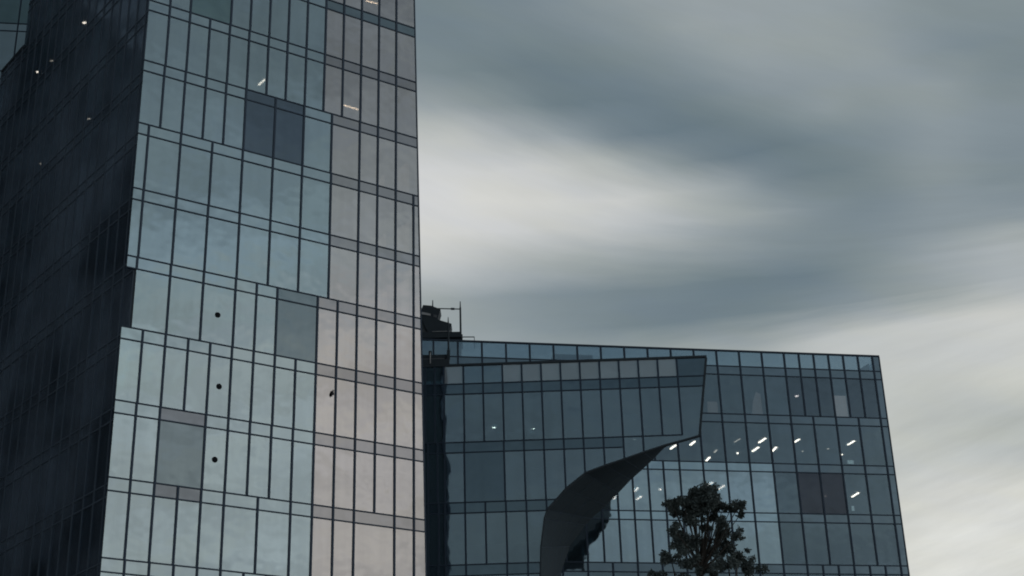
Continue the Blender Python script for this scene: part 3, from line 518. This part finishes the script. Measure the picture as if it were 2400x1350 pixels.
# small dark bird against the facade
bm = bmesh.new()
def ell(c, r, rot=0):
    mt_ = Matrix.Translation(c) @ Matrix.Rotation(rot, 4, TF.n) @ Matrix.Diagonal((*r, 1))
    bmesh.ops.create_icosphere(bm, subdivisions=2, radius=1, matrix=mt_)
bc = TF.p(11.79, 29.98, .12)
ell(bc, (.07, .07, .14), .15); ell(bc+Vector((0, 0, .15))+TF.d*.015, (.045, .045, .05)); 
for sgn in (-1, 1): ell(bc+TF.d*(.05*sgn)+Vector((0, 0, -.02)), (.03, .05, .12), .2*sgn)
ell(bc+TF.d*-.05+Vector((0, 0, -.15)), (.03, .02, .08), .5); ell(bc+TF.d*.05+Vector((0, 0, .15)), (.03, .012, .012))
me = D.meshes.new('bird'); bm.to_mesh(me); bm.free(); me.materials.append(MAT['feather'])
o = D.objects.new('bird', me); COL.objects.link(o)
md = o.modifiers.new('remesh', 'REMESH'); md.mode = 'VOXEL'; md.voxel_size = .012
tag(o, 'tiny dark bird clinging to a warm grey pane of the tall tower', 'bird')

# ================================================================== REAR BLOCK
rear = thing('office_building', 'blue grey glass building at right with glass parapet and many ceiling lights', 'building')
RF = Face((15.408, 112.833), (.9836, .1806))
RT = [44.175, 43.439]                         # top and bottom of the first spandrel
RTOP = 45.5; RE = 15.46
pA = [-22.14+1.957*i for i in range(16)]; pA = [round(v, 2) for v in pA]
pA = [-22.18, -20.22, -18.27, -16.31, -14.37, -12.41, -10.45, -8.49, -6.53, -4.57, -2.61, -.66, 1.28, 3.23, 5.18, 7.12, 8.41, 9.7, 11.0, 12.3, 13.6, 14.9]
pB = [-22.18, -20.22, -18.27, -16.31, -14.37, -12.41, -10.45, -8.49, -6.53, -4.57, -2.61, -.66, 1.28, 3.23, 5.18, 7.12, 9.05, 11.01, 12.97, 14.9]
pC = [-22.1, -20.1, -18.1, -16.1, -14.1, -12.1, -10.42, -9.12, -7.8, -6.52, -5.22, -3.94, -2.61, -.66, 1.29, 3.24, 5.18, 7.12, 9.05, 11.02, 12.98, 14.9]
RROW = [(RTOP, RT[0], None, pA), (RT[0], RT[1], RT[1]-3.40, pA)]
T3 = 40.03
zz = T3; k = 0
pats = [pB, pC, pC, pA, pB, pC, pA, pB, pC, pA]
while zz > .8:
    RROW.append((zz, zz-.71, max(zz-FLOOR, 0), pats[k % 10])); zz -= FLOOR; k += 1
items = []; mull = []; tran = []
for ri, (zt, zl, zb, pat) in enumerate(RROW):
    us = [-24]+pat+[RE]
    for ua, ub in zip(us[:-1], us[1:]):
        um = (ua+ub)/2; lab = None
        if ri == 0:
            pl = quad(ua, ub, zl, zt); mt_ = 'parapet' if ub < 15.4 else 'rearsp'
            items.append((RF.area(pl) if um > -24 else 0, 'parapet_pane', RF, pl, -.03, 0, mt_, TILT, None))
        else:
            vm, sp = 'rear', 'rearsp'
            if ri == 3 and ub < 5.3: vm, sp = 'rearlt', 'rearltsp'; lab = 'pale blue pane'
            if ri == 4 and ub < 5.3: vm, sp = 'rearlt', 'rearltsp'
            if ri == 3 and 7 < ua < 11: vm = 'rearplum'; lab = 'dark plum pane'
            if ri == 1 and um > 7.1: vm = 'reardk' if not 11 <= ua < 12 else 'rear'; sp = 'rearsp'
            if ub > 15.4: vm = 'rearsp'; lab = None
            hid = um < -9 and ri > 1
            pl = quad(ua, ub, zb, zl)
            if zb < zl: items.append((0 if hid else RF.area(pl), 'window_pane', RF, pl, -.03, 0, vm, TILT, lab))
            pl = quad(ua, ub, max(zl, 0), zt)
            items.append((0 if hid else RF.area(pl), 'spandrel_panel', RF, pl, -.03, 0, sp, TILT, None))
        z0 = zl if zb is None else zb
        if ub < 15.4:
            pm = quad(ub-.07, ub+.07, z0, zt)
            mull.append((0 if um < -14 and ri > 1 else RF.area(pm), 'mullion', RF, pm, -.16, .06, 'frame', 0, None))
    for z in ((zl,) if ri == 0 else (zt, zl) if ri > 1 else (zl,)):
        if z > .3:
            pt = quad(-24, RE, z-.04, z+.04); tran.append((RF.area(pt), 'transom', RF, pt, -.10, .045, 'frame', 0, None))
emit_parts(rear, items); emit_parts(rear, mull); emit_parts(rear, tran)
mb = MB(); RF.slab(mb, quad(-24, RE+.06, RTOP-.02, RTOP+.1), -.16, .08); mb.build('roof_cap', 'frame', rear)
mb = MB(); RF.slab(mb, quad(RE, RE+.09, 0, RTOP-.02), -.16, .05); mb.build('corner_post', 'frame', rear)
zz = 43.439; 
while zz > 3:
    mb = MB(); RF.slab(mb, quad(-23.8, RE-.15, zz+.01, zz+.66), -15.5, -.12); mb.build('floor_slab', 'slab', rear); zz -= FLOOR
mb = MB(); RF.slab(mb, quad(-23.8, RE-.05, 0, 43.4), -15.8, -12.6); mb.build('core_wall', 'core', rear)
mb = MB(); RF.slab(mb, quad(RE-.14, RE-.02, 0, 44.1), -15.6, -.2); mb.build('end_wall', 'blackp', rear)
mb = MB(); RF.slab(mb, quad(RE-.10, RE-.04, 44.12, 45.4), -13, -.2); mb.build('side_parapet', 'parapet', rear)
mb = MB(); RF.slab(mb, quad(-23.8, RE-.1, 44.11, 44.16), -15.5, -.1); mb.build('roof', 'roof', rear)
# warm blinds whose own glow stands in for room light, a lit screen
mb = MB(); RF.slab(mb, quad(11.13, 12.24, 40.06, 42.0), -.30, -.27); mb.build('lit_blind', 'blind', rear)
mb = MB(); RF.slab(mb, [(4.0, 40.06), (4.95, 40.06), (4.9, 42.0), (4.55, 42.2), (4.2, 41.3)], -.5, -.47); mb.build('lit_blind', 'blinddim', rear)
mb = MB(); RF.slab(mb, quad(.3, 1.15, 40.06, 41.2), -.5, -.47); mb.build('lit_blind', 'blinddim', rear)
mb = MB(); RF.slab(mb, quad(11.64, 12.16, 36.12, 36.42), -.24, -.2); mb.build('wall_screen', 'screen', rear)
mb = MB(); RF.slab(mb, quad(11.5, 11.72, 32.2, 32.6), -.24, -.2); mb.build('wall_screen', 'screen', rear)
zB = 39.339; zC = 35.239; zA = 43.439
for z, a, b, w, dm in (
 (zB, (20.43, 118.91), (20.83, 117.63), .26, 0), (zB, (20.2, 121.31), (20.59, 120.07), .26, 0), (zB, (21.93, 121.49), (22.12, 120.22), .26, 0),
 (zB, (23.43, 119.12), (23.75, 118.19), .24, 0), (zB, (16.49, 123.75), (16.69, 122.54), .24, 0), (zB, (16.93, 121.26), (17.06, 120.5), .2, 1),
 (zB, (19.01, 121.84), (18.96, 121.47), .2, 0), (zB, (28.2, 120.27), (28.57, 119.16), .24, 0), (zB, (28.27, 123.16), (28.22, 122.91), .18, 0),
 (zB, (13.03, 119.89), (13.41, 118.77), .26, 0), (zB, (14.63, 118.99), (14.93, 117.88), .26, 0), (zB, (24.6, 121.8), (24.6, 121.6), .14, 1),
 (zB, (26.6, 121.2), (26.8, 121.2), .12, 1), (zB, (18.3, 118.5), (18.7, 117.6), .1, 1),
 (zC, (15.54, 116.98), (15.89, 116.12), .28, 0), (zC, (16.6, 118.33), (16.95, 117.14), .26, 0), (zC, (28.4, 121.98), (28.71, 120.63), .24, 0),
 (zC, (9.57, 118.17), (9.84, 117.06), .28, 0), (zC, (9.94, 120.76), (10.3, 119.62), .28, 0), (zC, (11.74, 117.98), (11.71, 117.6), .26, 0),
 (zC, (8.03, 120.28), (8.2, 119.07), .24, 0), (zA, (23.98, 119.14), (24.19, 118.84), .26, 0), (zC, (26.0, 121.5), (26.1, 121.3), .12, 1)):
    lamp(rear, a, b, z, w, 'lampdim' if dm else 'lamp')
# roof plant seen through the parapet
pl_ = thing('rooftop_unit', 'dim boxy plant unit with louvres behind the glass parapet', 'roof unit')
mb = MB(); RF.slab(mb, quad(-12.0, -8.7, 44.16, 45.5), -3.6, -2.0); mb.build('casing', 'grey', pl_)
mb = MB()
for i in range(7): RF.slab(mb, quad(-11.8, -8.9, 44.4+i*.14, 44.46+i*.14), -1.998, -1.95)
mb.build('louvre', 'frame', pl_)
sb = thing('stair_cabin', 'low sloping dark box behind the right end of the glass parapet', 'roof cabin')
mb = MB(); RF.slab(mb, [(13.1, 44.17), (15.1, 44.17), (15.1, 45.35)], -2.6, -1.2); mb.build('casing', 'grey', sb)

# ================================================================== PROW BLOCK
prow = thing('glass_annex', 'glass building with pointed upper corner and black curved underside between its taller neighbours', 'building')
PF = Face((12.685, 92.898), (1, -.0097))
PT, P1, P2, P3 = 37.234, 35.921, 35.195, 31.81
CUR = [(.3, 37.25), (-.59, 31.71), (-1.64, 31.44), (-2.96, 31.12), (-4.34, 30.7), (-5.66, 30.28), (-6.9, 29.9), (-8.26, 29.43), (-9.56, 28.42), (-10.84, 27.06), (-11.05, 26.47), (-11.35, 24.6), (-11.5, 22)]
PL = -22.0
def zlow(u):
    if u <= -11.5: return 0
    c = CUR[1:]
    for (ua, za), (ub, zb) in zip(c[:-1], c[1:]):
        if ub <= u <= ua: return za+(zb-za)*(u-ua)/(ub-ua)
    return c[0][1]
def uedge(z):                                        # slanting right edge
    return -.59+(z-31.71)*(.89/5.54)
def clip_poly(ua, ub, z0, z1):
    nsm = 16 if ub-ua < 3 else 160
    us = sorted({ua+(ub-ua)*i/nsm for i in range(nsm+1)} | {c[0] for c in CUR[1:] if ua < c[0] < ub})
    low = [(u, max(z0, zlow(u))) for u in us]
    low = [p for p in low if p[1] < z1-1e-3]
    if len(low) < 2: return None
    out = [low[0]]
    for i in range(1, len(low)-1):                  # drop collinear samples
        a, b, c = out[-1], low[i], low[i+1]
        if abs((b[0]-a[0])*(c[1]-a[1])-(b[1]-a[1])*(c[0]-a[0])) > 1e-5: out.append(b)
    out.append(low[-1])
    poly = out+[(out[-1][0], z1), (out[0][0], z1)]
    # clip by slanting edge
    res = []
    f = lambda p: uedge(p[1])-p[0]
    for i in range(len(poly)):
        a, b = poly[i], poly[(i+1) % len(poly)]
        fa, fb = f(a), f(b)
        if fa >= 0: res.append(a)
        if fa*fb < 0:
            t = fa/(fa-fb); res.append((a[0]+(b[0]-a[0])*t, a[1]+(b[1]-a[1])*t))
    return res if len(res) > 2 else None
q1 = [-20.0, -18.74, -18.09, -17.47, -16.15, -14.84, -13.52, -12.21, -10.9, -9.59, -8.28, -6.95, -5.64, -4.33, -3.02, -1.72]
q2 = [-20.0, -18.58, -17.95, -17.47, -16.18, -13.55, -12.22, -10.9, -9.58, -8.27, -6.95, -5.64, -4.33, -3.02, -1.71]
q3 = [-20.0, -18.58, -17.9, -17.49, -16.18, -14.86, -13.52, -12.19, -10.88]
seq = []
seq.append(('par', P1, PT, q1)); seq.append(('sp', P2, P1, q1)); seq.append(('v', P3, P2, q1))
seq.append(('sp2', P3-.71, P3, q2)); seq.append(('v2', P3-4.1, P3-.71, q2))
z = P3-4.1; k = 0
while z > 0:
    pt_ = q3 if k % 3 != 1 else q2
    seq.append(('sp', max(z-.71, 0), z, pt_)); 
    if z-.71 > 0: seq.append(('v', max(z-4.1, 0), z-.71, pt_))
    z -= 4.1; k += 1
items = []; mull = []; tran = []
for si, (kd, z0, z1, pat) in enumerate(seq):
    us = [PL]+pat+[.35]
    for j, (ua, ub) in enumerate(zip(us[:-1], us[1:])):
        um = (ua+ub)/2
        if kd == 'sp2' and ua >= -5.7: continue
        zz0 = z0
        zz1 = P3 if (kd == 'v2' and ua >= -5.7) else z1
        pl = clip_poly(ua, ub, zz0, zz1)
        if pl:
            if kd == 'par': mt_ = 'parwhite' if not (ua > -1.8 or -16.2 < ua < -13.6 or ua < -17.5) else ('prowsp' if ua > -1.8 else 'prow'); nm = 'parapet_pane'
            elif kd in ('sp', 'sp2'): mt_ = 'prowsp'; nm = 'spandrel_panel'
            else: mt_ = 'prow'; nm = 'window_pane'
            if kd == 'v2' and -16.2 <= ua < -14: mt_ = 'prowsp'
            ar = PF.area(pl) if um > -19 else 0
            items.append((ar, nm, PF, pl, -.03, 0, mt_, TILT*1.3, None))
        if ub < .3:
            zz = max(zz0, zlow(ub))
            if zz < z1-.02:
                if ub > -5.6 and kd == 'v2': z1m = P3
                else: z1m = z1
                pm = quad(ub-.062, ub+.062, zz, z1m); 
                mull.append((PF.area(pm) if um > -19 else 0, 'mullion', PF, pm, -.16, .06, 'frame', 0, None))
    z = z1
    if kd == 'par': continue
    ur = min(uedge(z), .3)
    if kd == 'v2': ur = -5.64
    for (ua, za), (ub, zb) in zip(CUR[1:-1], CUR[2:]):
        if zb < z <= za: ur = min(ur, ub+(ua-ub)*(z-zb)/(za-zb))
    if z < 22: ur = -11.5
    if kd == 'sp2' or (kd == 'sp' and abs(z-P1) < .01): ur = uedge(z)-.0 if z > 31.9 else -1.71
    pt = quad(PL, ur, z-.036, z+.036); tran.append((PF.area(pt), 'transom', PF, pt, -.1, .045, 'frame', 0, None))
emit_parts(prow, items); emit_parts(prow, mull); emit_parts(prow, tran)
mb = MB(); PF.slab(mb, [(PL, PT-.03), (uedge(PT)+.02, PT-.03), (uedge(PT)+.04, PT+.12), (PL, PT+.12)], -.18, .09); mb.build('roof_cap', 'black', prow)
# trim down the slanting edge and along the curve
mb = MB()
e0, e1 = (uedge(PT), PT-.04), CUR[1]
mb2 = [e0]+CUR[1:]
def off(i, w):
    a = mb2[max(i-1, 0)]; b = mb2[min(i+1, len(mb2)-1)]
    dx, dz = b[0]-a[0], b[1]-a[1]; L = math.hypot(dx, dz); return (mb2[i][0]-dz/L*w, mb2[i][1]+dx/L*w)
for i in range(len(mb2)-1):
    w = .075 if i == 0 else .05
    a, b = mb2[i], mb2[i+1]
    dx, dz = b[0]-a[0], b[1]-a[1]; L = math.hypot(dx, dz); nx, nz = -dz/L*w, dx/L*w
    e = .0015*(i % 2)
    PF.slab(mb, [(a[0]-nx, a[1]-nz), (b[0]-nx, b[1]-nz), (b[0]+nx, b[1]+nz), (a[0]+nx, a[1]+nz)], -.2-e, .075+e)
mb.build('edge_trim', 'black', prow)
# curved soffit: ruled between the front curve and the line where it meets the rear block
# sampled at the same parameter as CUR[1:]
BD = -8.6                                             # depth of the block
CBs = [(-1.42, 34.01), (-1.96, 33.87), (-2.19, 33.65), (-3.04, 32.82), (-3.92, 32.05), (-4.72, 31.38), (-5.66, 30.44), (-6.59, 29.57), (-7.67, 28.65), (-8.11, 28.2), (-9.29, 26.71), (-9.97, 24.92)]
Fp = [PF.p(u, z, -.04) for u, z in CUR[1:]]; Bp = [PF.p(u, z, BD) for u, z in CBs]
Fp.append(PF.p(-11.5, 0, -.04)); Bp.append(PF.p(-9.97, 0, BD))
BTOP = PF.p(-.95, PT-.05, BD)
bm = bmesh.new(); NS = 14; grid = []
for a, b in zip(Fp, Bp): grid.append([bm.verts.new(a.lerp(b, j/NS)) for j in range(NS+1)])
for i in range(len(grid)-1):
    for j in range(NS): bm.faces.new((grid[i][j], grid[i+1][j], grid[i+1][j+1], grid[i][j+1]))
grid_co = [[v.co.copy() for v in row] for row in grid]
bmesh.ops.recalc_face_normals(bm, faces=bm.faces)
me = D.meshes.new('curved_soffit'); bm.to_mesh(me); bm.free(); me.materials.append(MAT['blackp'])
o = D.objects.new('curved_soffit', me); COL.objects.link(o); o.parent = prow
md = o.modifiers.new('s', 'SOLIDIFY'); md.thickness = .03; md.offset = 0
mb = MB()
for i in range(1, len(Fp)-1):
    for j in range(NS): mb.tube(grid_co[i][j]-Vector((-.01, 0, .018)), grid_co[i][j+1]-Vector((-.01, 0, .018)), .018, .018, 4)
for j in (4, 8, 11):
    for i in range(len(Fp)-1): mb.tube(grid_co[i][j]-Vector((-.01, 0, .018)), grid_co[i+1][j]-Vector((-.01, 0, .018)), .018, .018, 4)
mb.build('panel_joint', 'frame', prow)
# right end: the triangular wall behind the slanting edge
mb = MB(); ring = [PF.p(uedge(PT), PT, -.04), PF.p(-.59, 31.71, -.04), Bp[0], BTOP]
w = Vector((-.05, 0, 0)); mb.prism(ring, [p+w for p in ring]); mb.build('end_wall', 'blackp', prow)
mb = MB(); tops = [(-.97, PT-.05)]+CBs+[(-9.97, 0)]
for a, b in zip(tops[:-1], tops[1:]):
    PF.slab(mb, [(PL, a[1]), (PL, b[1]), b, a], BD, BD+.15)
mb.build('back_wall', 'core', prow)
SURF = [[a.lerp(b, k/8) for k in range(9)] for a, b in zip(Fp, Bp)]
TOPF = PF.p(uedge(PT), PT, -.04)
def section(z, inset):
    """outline of the building at height z, kept inside the curved underside"""
    pts = []
    for k in range(9):
        col = [TOPF.lerp(BTOP, k/8)]+[row[k] for row in SURF]
        best = None
        for a, b in zip(col[:-1], col[1:]):
            if (a.z-z)*(b.z-z) <= 0 and abs(a.z-b.z) > 1e-6:
                best = a.lerp(b, (a.z-z)/(a.z-b.z)); break
        if best is not None: pts.append(Vector((best.x-inset, best.y, z)))
    if not pts: return None
    pts[0] = pts[0]+Vector((0, .15, 0)); pts[-1] = pts[-1]-Vector((0, .1, 0))
    return [PF.p(PL+.1, z, -.15)]+pts+[PF.p(PL+.1, z, BD+.1)]
z = P2
while z > 3:
    ra, rb = section(z+.01, .7), section(z+.55, .7)
    if ra and rb and len(ra) == len(rb):
        ra = [Vector((min(p.x, q.x), p.y, p.z)) for p, q in zip(ra, rb)]; rb = [Vector((p.x, p.y, q.z)) for p, q in zip(ra, rb)]
        mb = MB(); mb.prism(ra, rb); mb.build('floor_slab', 'slab', prow)
    z -= FLOOR
ra = section(35.93, .4); mb = MB(); mb.prism(ra, [p+Vector((0, 0, .05)) for p in ra]); mb.build('roof', 'roof', prow)
for a, b, w, dm in (((-1.72, 100.22), (-1.5, 100.3), .16, 0), ((1.05, 100.8), (1.1, 100.8), .07, 1), ((1.2, 100.82), (1.28, 100.82), .11, 0), ):
    lamp(prow, a, b, P2, w, 'lampdim' if dm else 'lamp')
lamp(prow, (8.0, 98.2), (8.2, 97.5), 33.1, .19, 'lampdim', 'hanging_light')

for u0_, u1_, z0_, z1_ in ((-13.42, -12.3, 27.8, 30.9), (-11.9, -10.99, 27.9, 30.0), (-10.8, -10.1, 28.6, 30.2), (-8.2, -7.05, 32.0, 33.3), (-6.85, -5.75, 32.0, 33.1), (-5.55, -4.5, 32.0, 33.5)):
    mb = MB(); PF.slab(mb, quad(u0_, u1_, z0_, z1_), -.32, -.30); mb.build('blind', 'blindgrey', prow)
# ================================================================== roof crane and platform
crane = thing('roof_crane', 'black roof crane with tilted cab and tall posts against sky beside the tower', 'crane')
def plate(name, pts, y0, y1, mat='black', parent=crane):
    mb = MB(); mb.prism([(x, y0, z) for x, z in pts], [(x, y1, z) for x, z in pts]); return mb.build(name, mat, parent)
for x, zt in ((-6.6, 50.15), (-4.32, 49.97)):
    mb = MB(); mb.tube((x, 111.5, 46.5), (x, 111.5, zt-.55), .085, .075, 10); mb.tube((x, 111.5, zt-.55), (x, 111.5, zt), .055, .035, 10); mb.build('mast_post', 'black', crane)
mb = MB(); mb.tube((-6.6, 111.5, 49.42), (-4.32, 111.5, 49.28), .05, .05, 8); mb.tube((-5.1, 111.5, 49.33), (-4.8, 111.5, 49.31), .1, .1, 8); mb.build('crossbar', 'black', crane)
mb = MB(); mb.tube((-5.5, 111.5, 47.2), (-4.35, 111.5, 47.13), .04, .04, 8); mb.build('crossbar', 'black', crane)
plate('base_beam', [(-8.6, 46.45), (-4.22, 46.45), (-4.22, 46.9), (-6.78, 46.95), (-8.6, 46.95)], 110.6, 112.2)
mb = MB(); mb.tube((-6.6, 110.55, 46.97), (-5.0, 110.55, 46.95), .025); mb.build('handrail', 'pale', crane)
mb = MB(); mb.tube((-4.25, 111.2, 46.67), (-3.2, 111.2, 46.64), .045); mb.tube((-3.2, 111.2, 46.66), (-3.2, 111.2, 45.6), .025); mb.tube((-4.2, 111.2, 46.9), (-4.2, 111.2, 45.6), .05); mb.build('guard_rail', 'black', crane)
cab = plate('cab', [(-7.36, 49.5), (-6.7, 49.42), (-5.93, 49.08), (-6.12, 48.42), (-6.16, 47.95), (-7.5, 48.2), (-7.62, 48.75)], 110.9, 112.3)
plate('cab_window', [(-7.44, 48.87), (-6.75, 48.68), (-6.75, 48.5), (-7.5, 48.68)], 110.86, 110.9, 'pale', cab)
plate('cab_window', [(-6.5, 48.62), (-6.2, 48.52), (-6.24, 48.3), (-6.52, 48.4)], 110.86, 110.9, 'grey', cab)
plate('boom_housing', [(-7.5, 48.3), (-6.16, 48.12), (-5.04, 47.72), (-5.2, 46.96), (-6.9, 46.96), (-7.2, 47.5)], 110.8, 112.2)
plate('counterweight', [(-7.75, 48.4), (-7.5, 48.3), (-6.85, 46.96), (-8.5, 46.96), (-8.5, 48.4)], 111.0, 112.0, 'grey')
mb = MB(); mb.box((-6.2, 111.4, 45.3), (1.9, .5, 1.14)); mb.build('support_frame', 'black', crane)
platf = thing('roof_platform', 'black maintenance platform with pale pipe on the pointed building roof beside the tower', 'platform')
def plate2(name, x0, x1, z0, z1, y0, y1, mat='black'):
    mb = MB(); mb.box(((x0+x1)/2, (y0+y1)/2, (z0+z1)/2), ((x1-x0)/2, (y1-y0)/2, (z1-z0)/2)); return mb.build(name, mat, platf)
plate2('deck', -8.5, -4.48, 37.36, 38.22, 94.2, 96.2)
plate2('top_beam', -8.5, -4.5, 38.34, 38.60, 94.35, 94.6)
plate2('light_strip', -8.5, -4.8, 38.23, 38.31, 94.28, 94.34, 'grey')
for x, z0, z1 in ((-4.52, 38.2, 38.88), (-5.78, 38.6, 38.86)): plate2('bracket', x-.11, x+.11, z0, z1, 94.25, 94.33)
mb = MB(); mb.tube((-4.52, 94.5, 36), (-4.52, 94.5, 41.0), .075, .06, 10); mb.tube((-4.52, 94.5, 41.0), (-4.52, 94.5, 41.45), .05, .02, 10); mb.build('post', 'black', platf)
mb = MB(); mb.tube((-5.77, 94.18, 37.9), (-5.77, 94.18, 38.7), .03); mb.build('pipe', 'pale', platf)
for x in (-8.3, -6.4, -4.7): plate2('leg', x-.08, x+.08, 35.98, 37.36, 94.6, 94.8)

# ================================================================== far-left block
fb = thing('glass_block', 'pale teal glass building glimpsed at top left behind the dark side of the tower', 'building')
BF = Face((-38.2, 95.8), (.98953, .14436))
items = []; mull = []; tran = []
zU = 67.95+4.35*2
zz = zU
while zz > 0:
    us = [-22+2.0*i for i in range(0, 10)]; us = [-24]+[u for u in us if u < -2.2]+[-1.6, .36, 2.3, 4.3, 6.3]
    for ua, ub in zip(us[:-1], us[1:]):
        pl = quad(ua, ub, max(zz-4.35, 0), max(zz-.7, 0))
        if zz > .8: items.append((BF.area(pl), 'window_pane', BF, pl, -.03, 0, 'green' if zz > 70 else 'teal', TILT, None))
        pl = quad(ua, ub, max(zz-.7, 0), zz); items.append((BF.area(pl), 'spandrel_panel', BF, pl, -.03, 0, 'tealsp', TILT, None))
        pm = quad(ub-.05, ub+.05, max(zz-4.35, 0), zz); mull.append((BF.area(pm), 'mullion', BF, pm, -.14, .055, 'frame', 0, None))
    for z in (zz, zz-.7):
        if z > .3: pt = quad(-24, 6.3, z-.035, z+.035); tran.append((BF.area(pt), 'transom', BF, pt, -.1, .04, 'frame', 0, None))
    zz -= 4.35
emit_parts(fb, items); emit_parts(fb, mull); emit_parts(fb, tran)
mb = MB(); BF.slab(mb, quad(-23.9, 6.2, 0, zU), -16, -.3); mb.build('core_wall', 'core', fb)
mb = MB(); BF.slab(mb, quad(-24, 6.3, zU, zU+.4), -16.2, .05); mb.build('roof', 'roof', fb)

# ================================================================== unseen neighbour, added left of the frame to darken the side's reflection
nb = thing('unseen_dark_slab', 'unseen dark slab building with fins, added to darken the reflection in the tower side', 'building')
mb = MB(); mb.box((-76, 92, 55), (10, 42, 55)); mb.build('wall', 'wall', nb)
mb = MB()
for i in range(26):
    mb.box((-65.98, 92, 3+4.1*i), (.05, 41.5, .8))
mb.build('window_band', 'matte', nb)
mb = MB()
for i in range(42): mb.box((-65.9, 51.5+i*2.0, 55), (.1, .12, 54.6))
mb.build('fin', 'grey', nb)
mb = MB(); mb.box((-76, 92, 110.3), (10.3, 42.3, .3)); mb.build('roof', 'roof', nb)

# ================================================================== tree
def ray_at(x, y, dist):
    d = XR*((x-1200)/FPX)-UR*((y-675)/FPX)+fwd; return CAM+d*(dist/d.y)
tree = thing('tree', 'dark leafy tree rising in front of the blue grey glass building', 'tree')
TC = (4.2, 34.0)
clumps = []      # x, dy, z, radius
for cx, cz, r in ((4.08, 11.1, .15), (4.66, 11.1, .16), (4.2, 11.28, .12), (4.33, 11.30, .24), (4.52, 11.22, .24), (4.18, 11.18, .2), (4.35, 11.02, .25), (4.55, 11.0, .2), (3.98, 11.08, .12), (3.62, 10.93, .17), (3.75, 10.82, .14), (3.84, 11.02, .12), (4.75, 11.05, .13), (4.86, 10.92, .12),
                  (5.06, 10.92, .1), (5.2, 10.88, .13), (5.26, 10.75, .1), (3.88, 10.75, .22), (4.22, 10.70, .22), (4.66, 10.72, .16), (4.05, 10.5, .2), (4.4, 10.42, .15), (4.72, 10.45, .2),
                  (5.0, 10.35, .22), (3.6, 10.35, .25), (3.3, 10.2, .2), (3.5, 9.95, .3), (4.0, 10.1, .3), (4.5, 10.0, .3), (5.0, 9.95, .3), (5.3, 10.15, .2), (5.5, 9.8, .25), (3.1, 9.7, .3), (3.7, 9.55, .35),
                  (4.3, 9.5, .35), (4.9, 9.45, .35), (5.5, 9.3, .3), (2.9, 9.2, .3), (3.5, 9.0, .35), (4.2, 8.9, .4), (4.9, 8.9, .35), (5.5, 8.7, .3), (3.1, 8.6, .3), (4.5, 8.4, .35), (3.8, 8.3, .3)):
    if cz < 10.45: cx = 4.38+(cx-4.38)*(.72 if cz > 9.4 else .85)
    clumps.append((cx, 34+random.uniform(-.5, .5)*(1.4 if cz < 10.3 else .7), cz, r))
verts = []; faces = []
def leaf(c, ln):
    d = Vector((random.gauss(0, 1), random.gauss(0, 1), random.gauss(-.5, .8))).normalized()
    s = d.cross(Vector((random.gauss(0, 1), random.gauss(0, 1), random.gauss(0, 1)))).normalized()
    b = len(verts); w = ln*.3
    n_ = d.cross(s)*ln*.12
    verts.extend([c, c+d*ln*.45+s*w+n_, c+d*ln, c+d*ln*.45-s*w+n_]); faces.append((b, b+1, b+2)); faces.append((b, b+2, b+3))
for cx, cy, cz, r in clumps:
    if cz < 10.8: r *= .72
    subs = [(Vector((random.gauss(0, .5), random.gauss(0, .5), random.gauss(0, .42)))*r, random.uniform(.3, .55)*r) for _ in range(9)]
    for so, sr in subs:
        for _ in range(int(70*(sr/.1)**1.3)+14):
            v = Vector((random.gauss(0, 1), random.gauss(0, 1), random.gauss(0, 1))).normalized()*sr*random.random()**.45
            leaf(Vector((cx, cy, cz))+so+v, random.uniform(.05, .095))
me = D.meshes.new('crown'); me.from_pydata([tuple(v) for v in verts], [], faces); me.materials.append(MAT['leaf'])
o = D.objects.new('crown', me); COL.objects.link(o); o.parent = tree
mb = MB()
hub = [Vector((4.2, 34, 0)), Vector((4.15, 34.05, 3)), Vector((4.3, 33.95, 6)), Vector((4.2, 34, 7.6))]
for a, b, r0, r1 in zip(hub[:-1], hub[1:], (.22, .17, .13), (.17, .13, .1)): mb.tube(a, b, r0, r1, 12)
forks = [Vector((3.6, 33.9, 8.9)), Vector((4.2, 34.1, 9.4)), Vector((4.9, 34.0, 9.0))]
for f_ in forks: mb.tube(hub[-1], f_, .085, .045, 8)
for cx, cy, cz, r in clumps:
    f_ = min(forks, key=lambda q: (q-Vector((cx, cy, cz))).length)
    mid = f_.lerp(Vector((cx, cy, cz)), .5)+Vector((random.uniform(-.06, .06), random.uniform(-.1, .1), -.05))
    mb.tube(f_, mid, .03, .02, 6); mb.tube(mid, (cx, cy, cz), .018, .008, 6)
mb.build('trunk', 'bark', tree)
print('objects', len(D.objects))
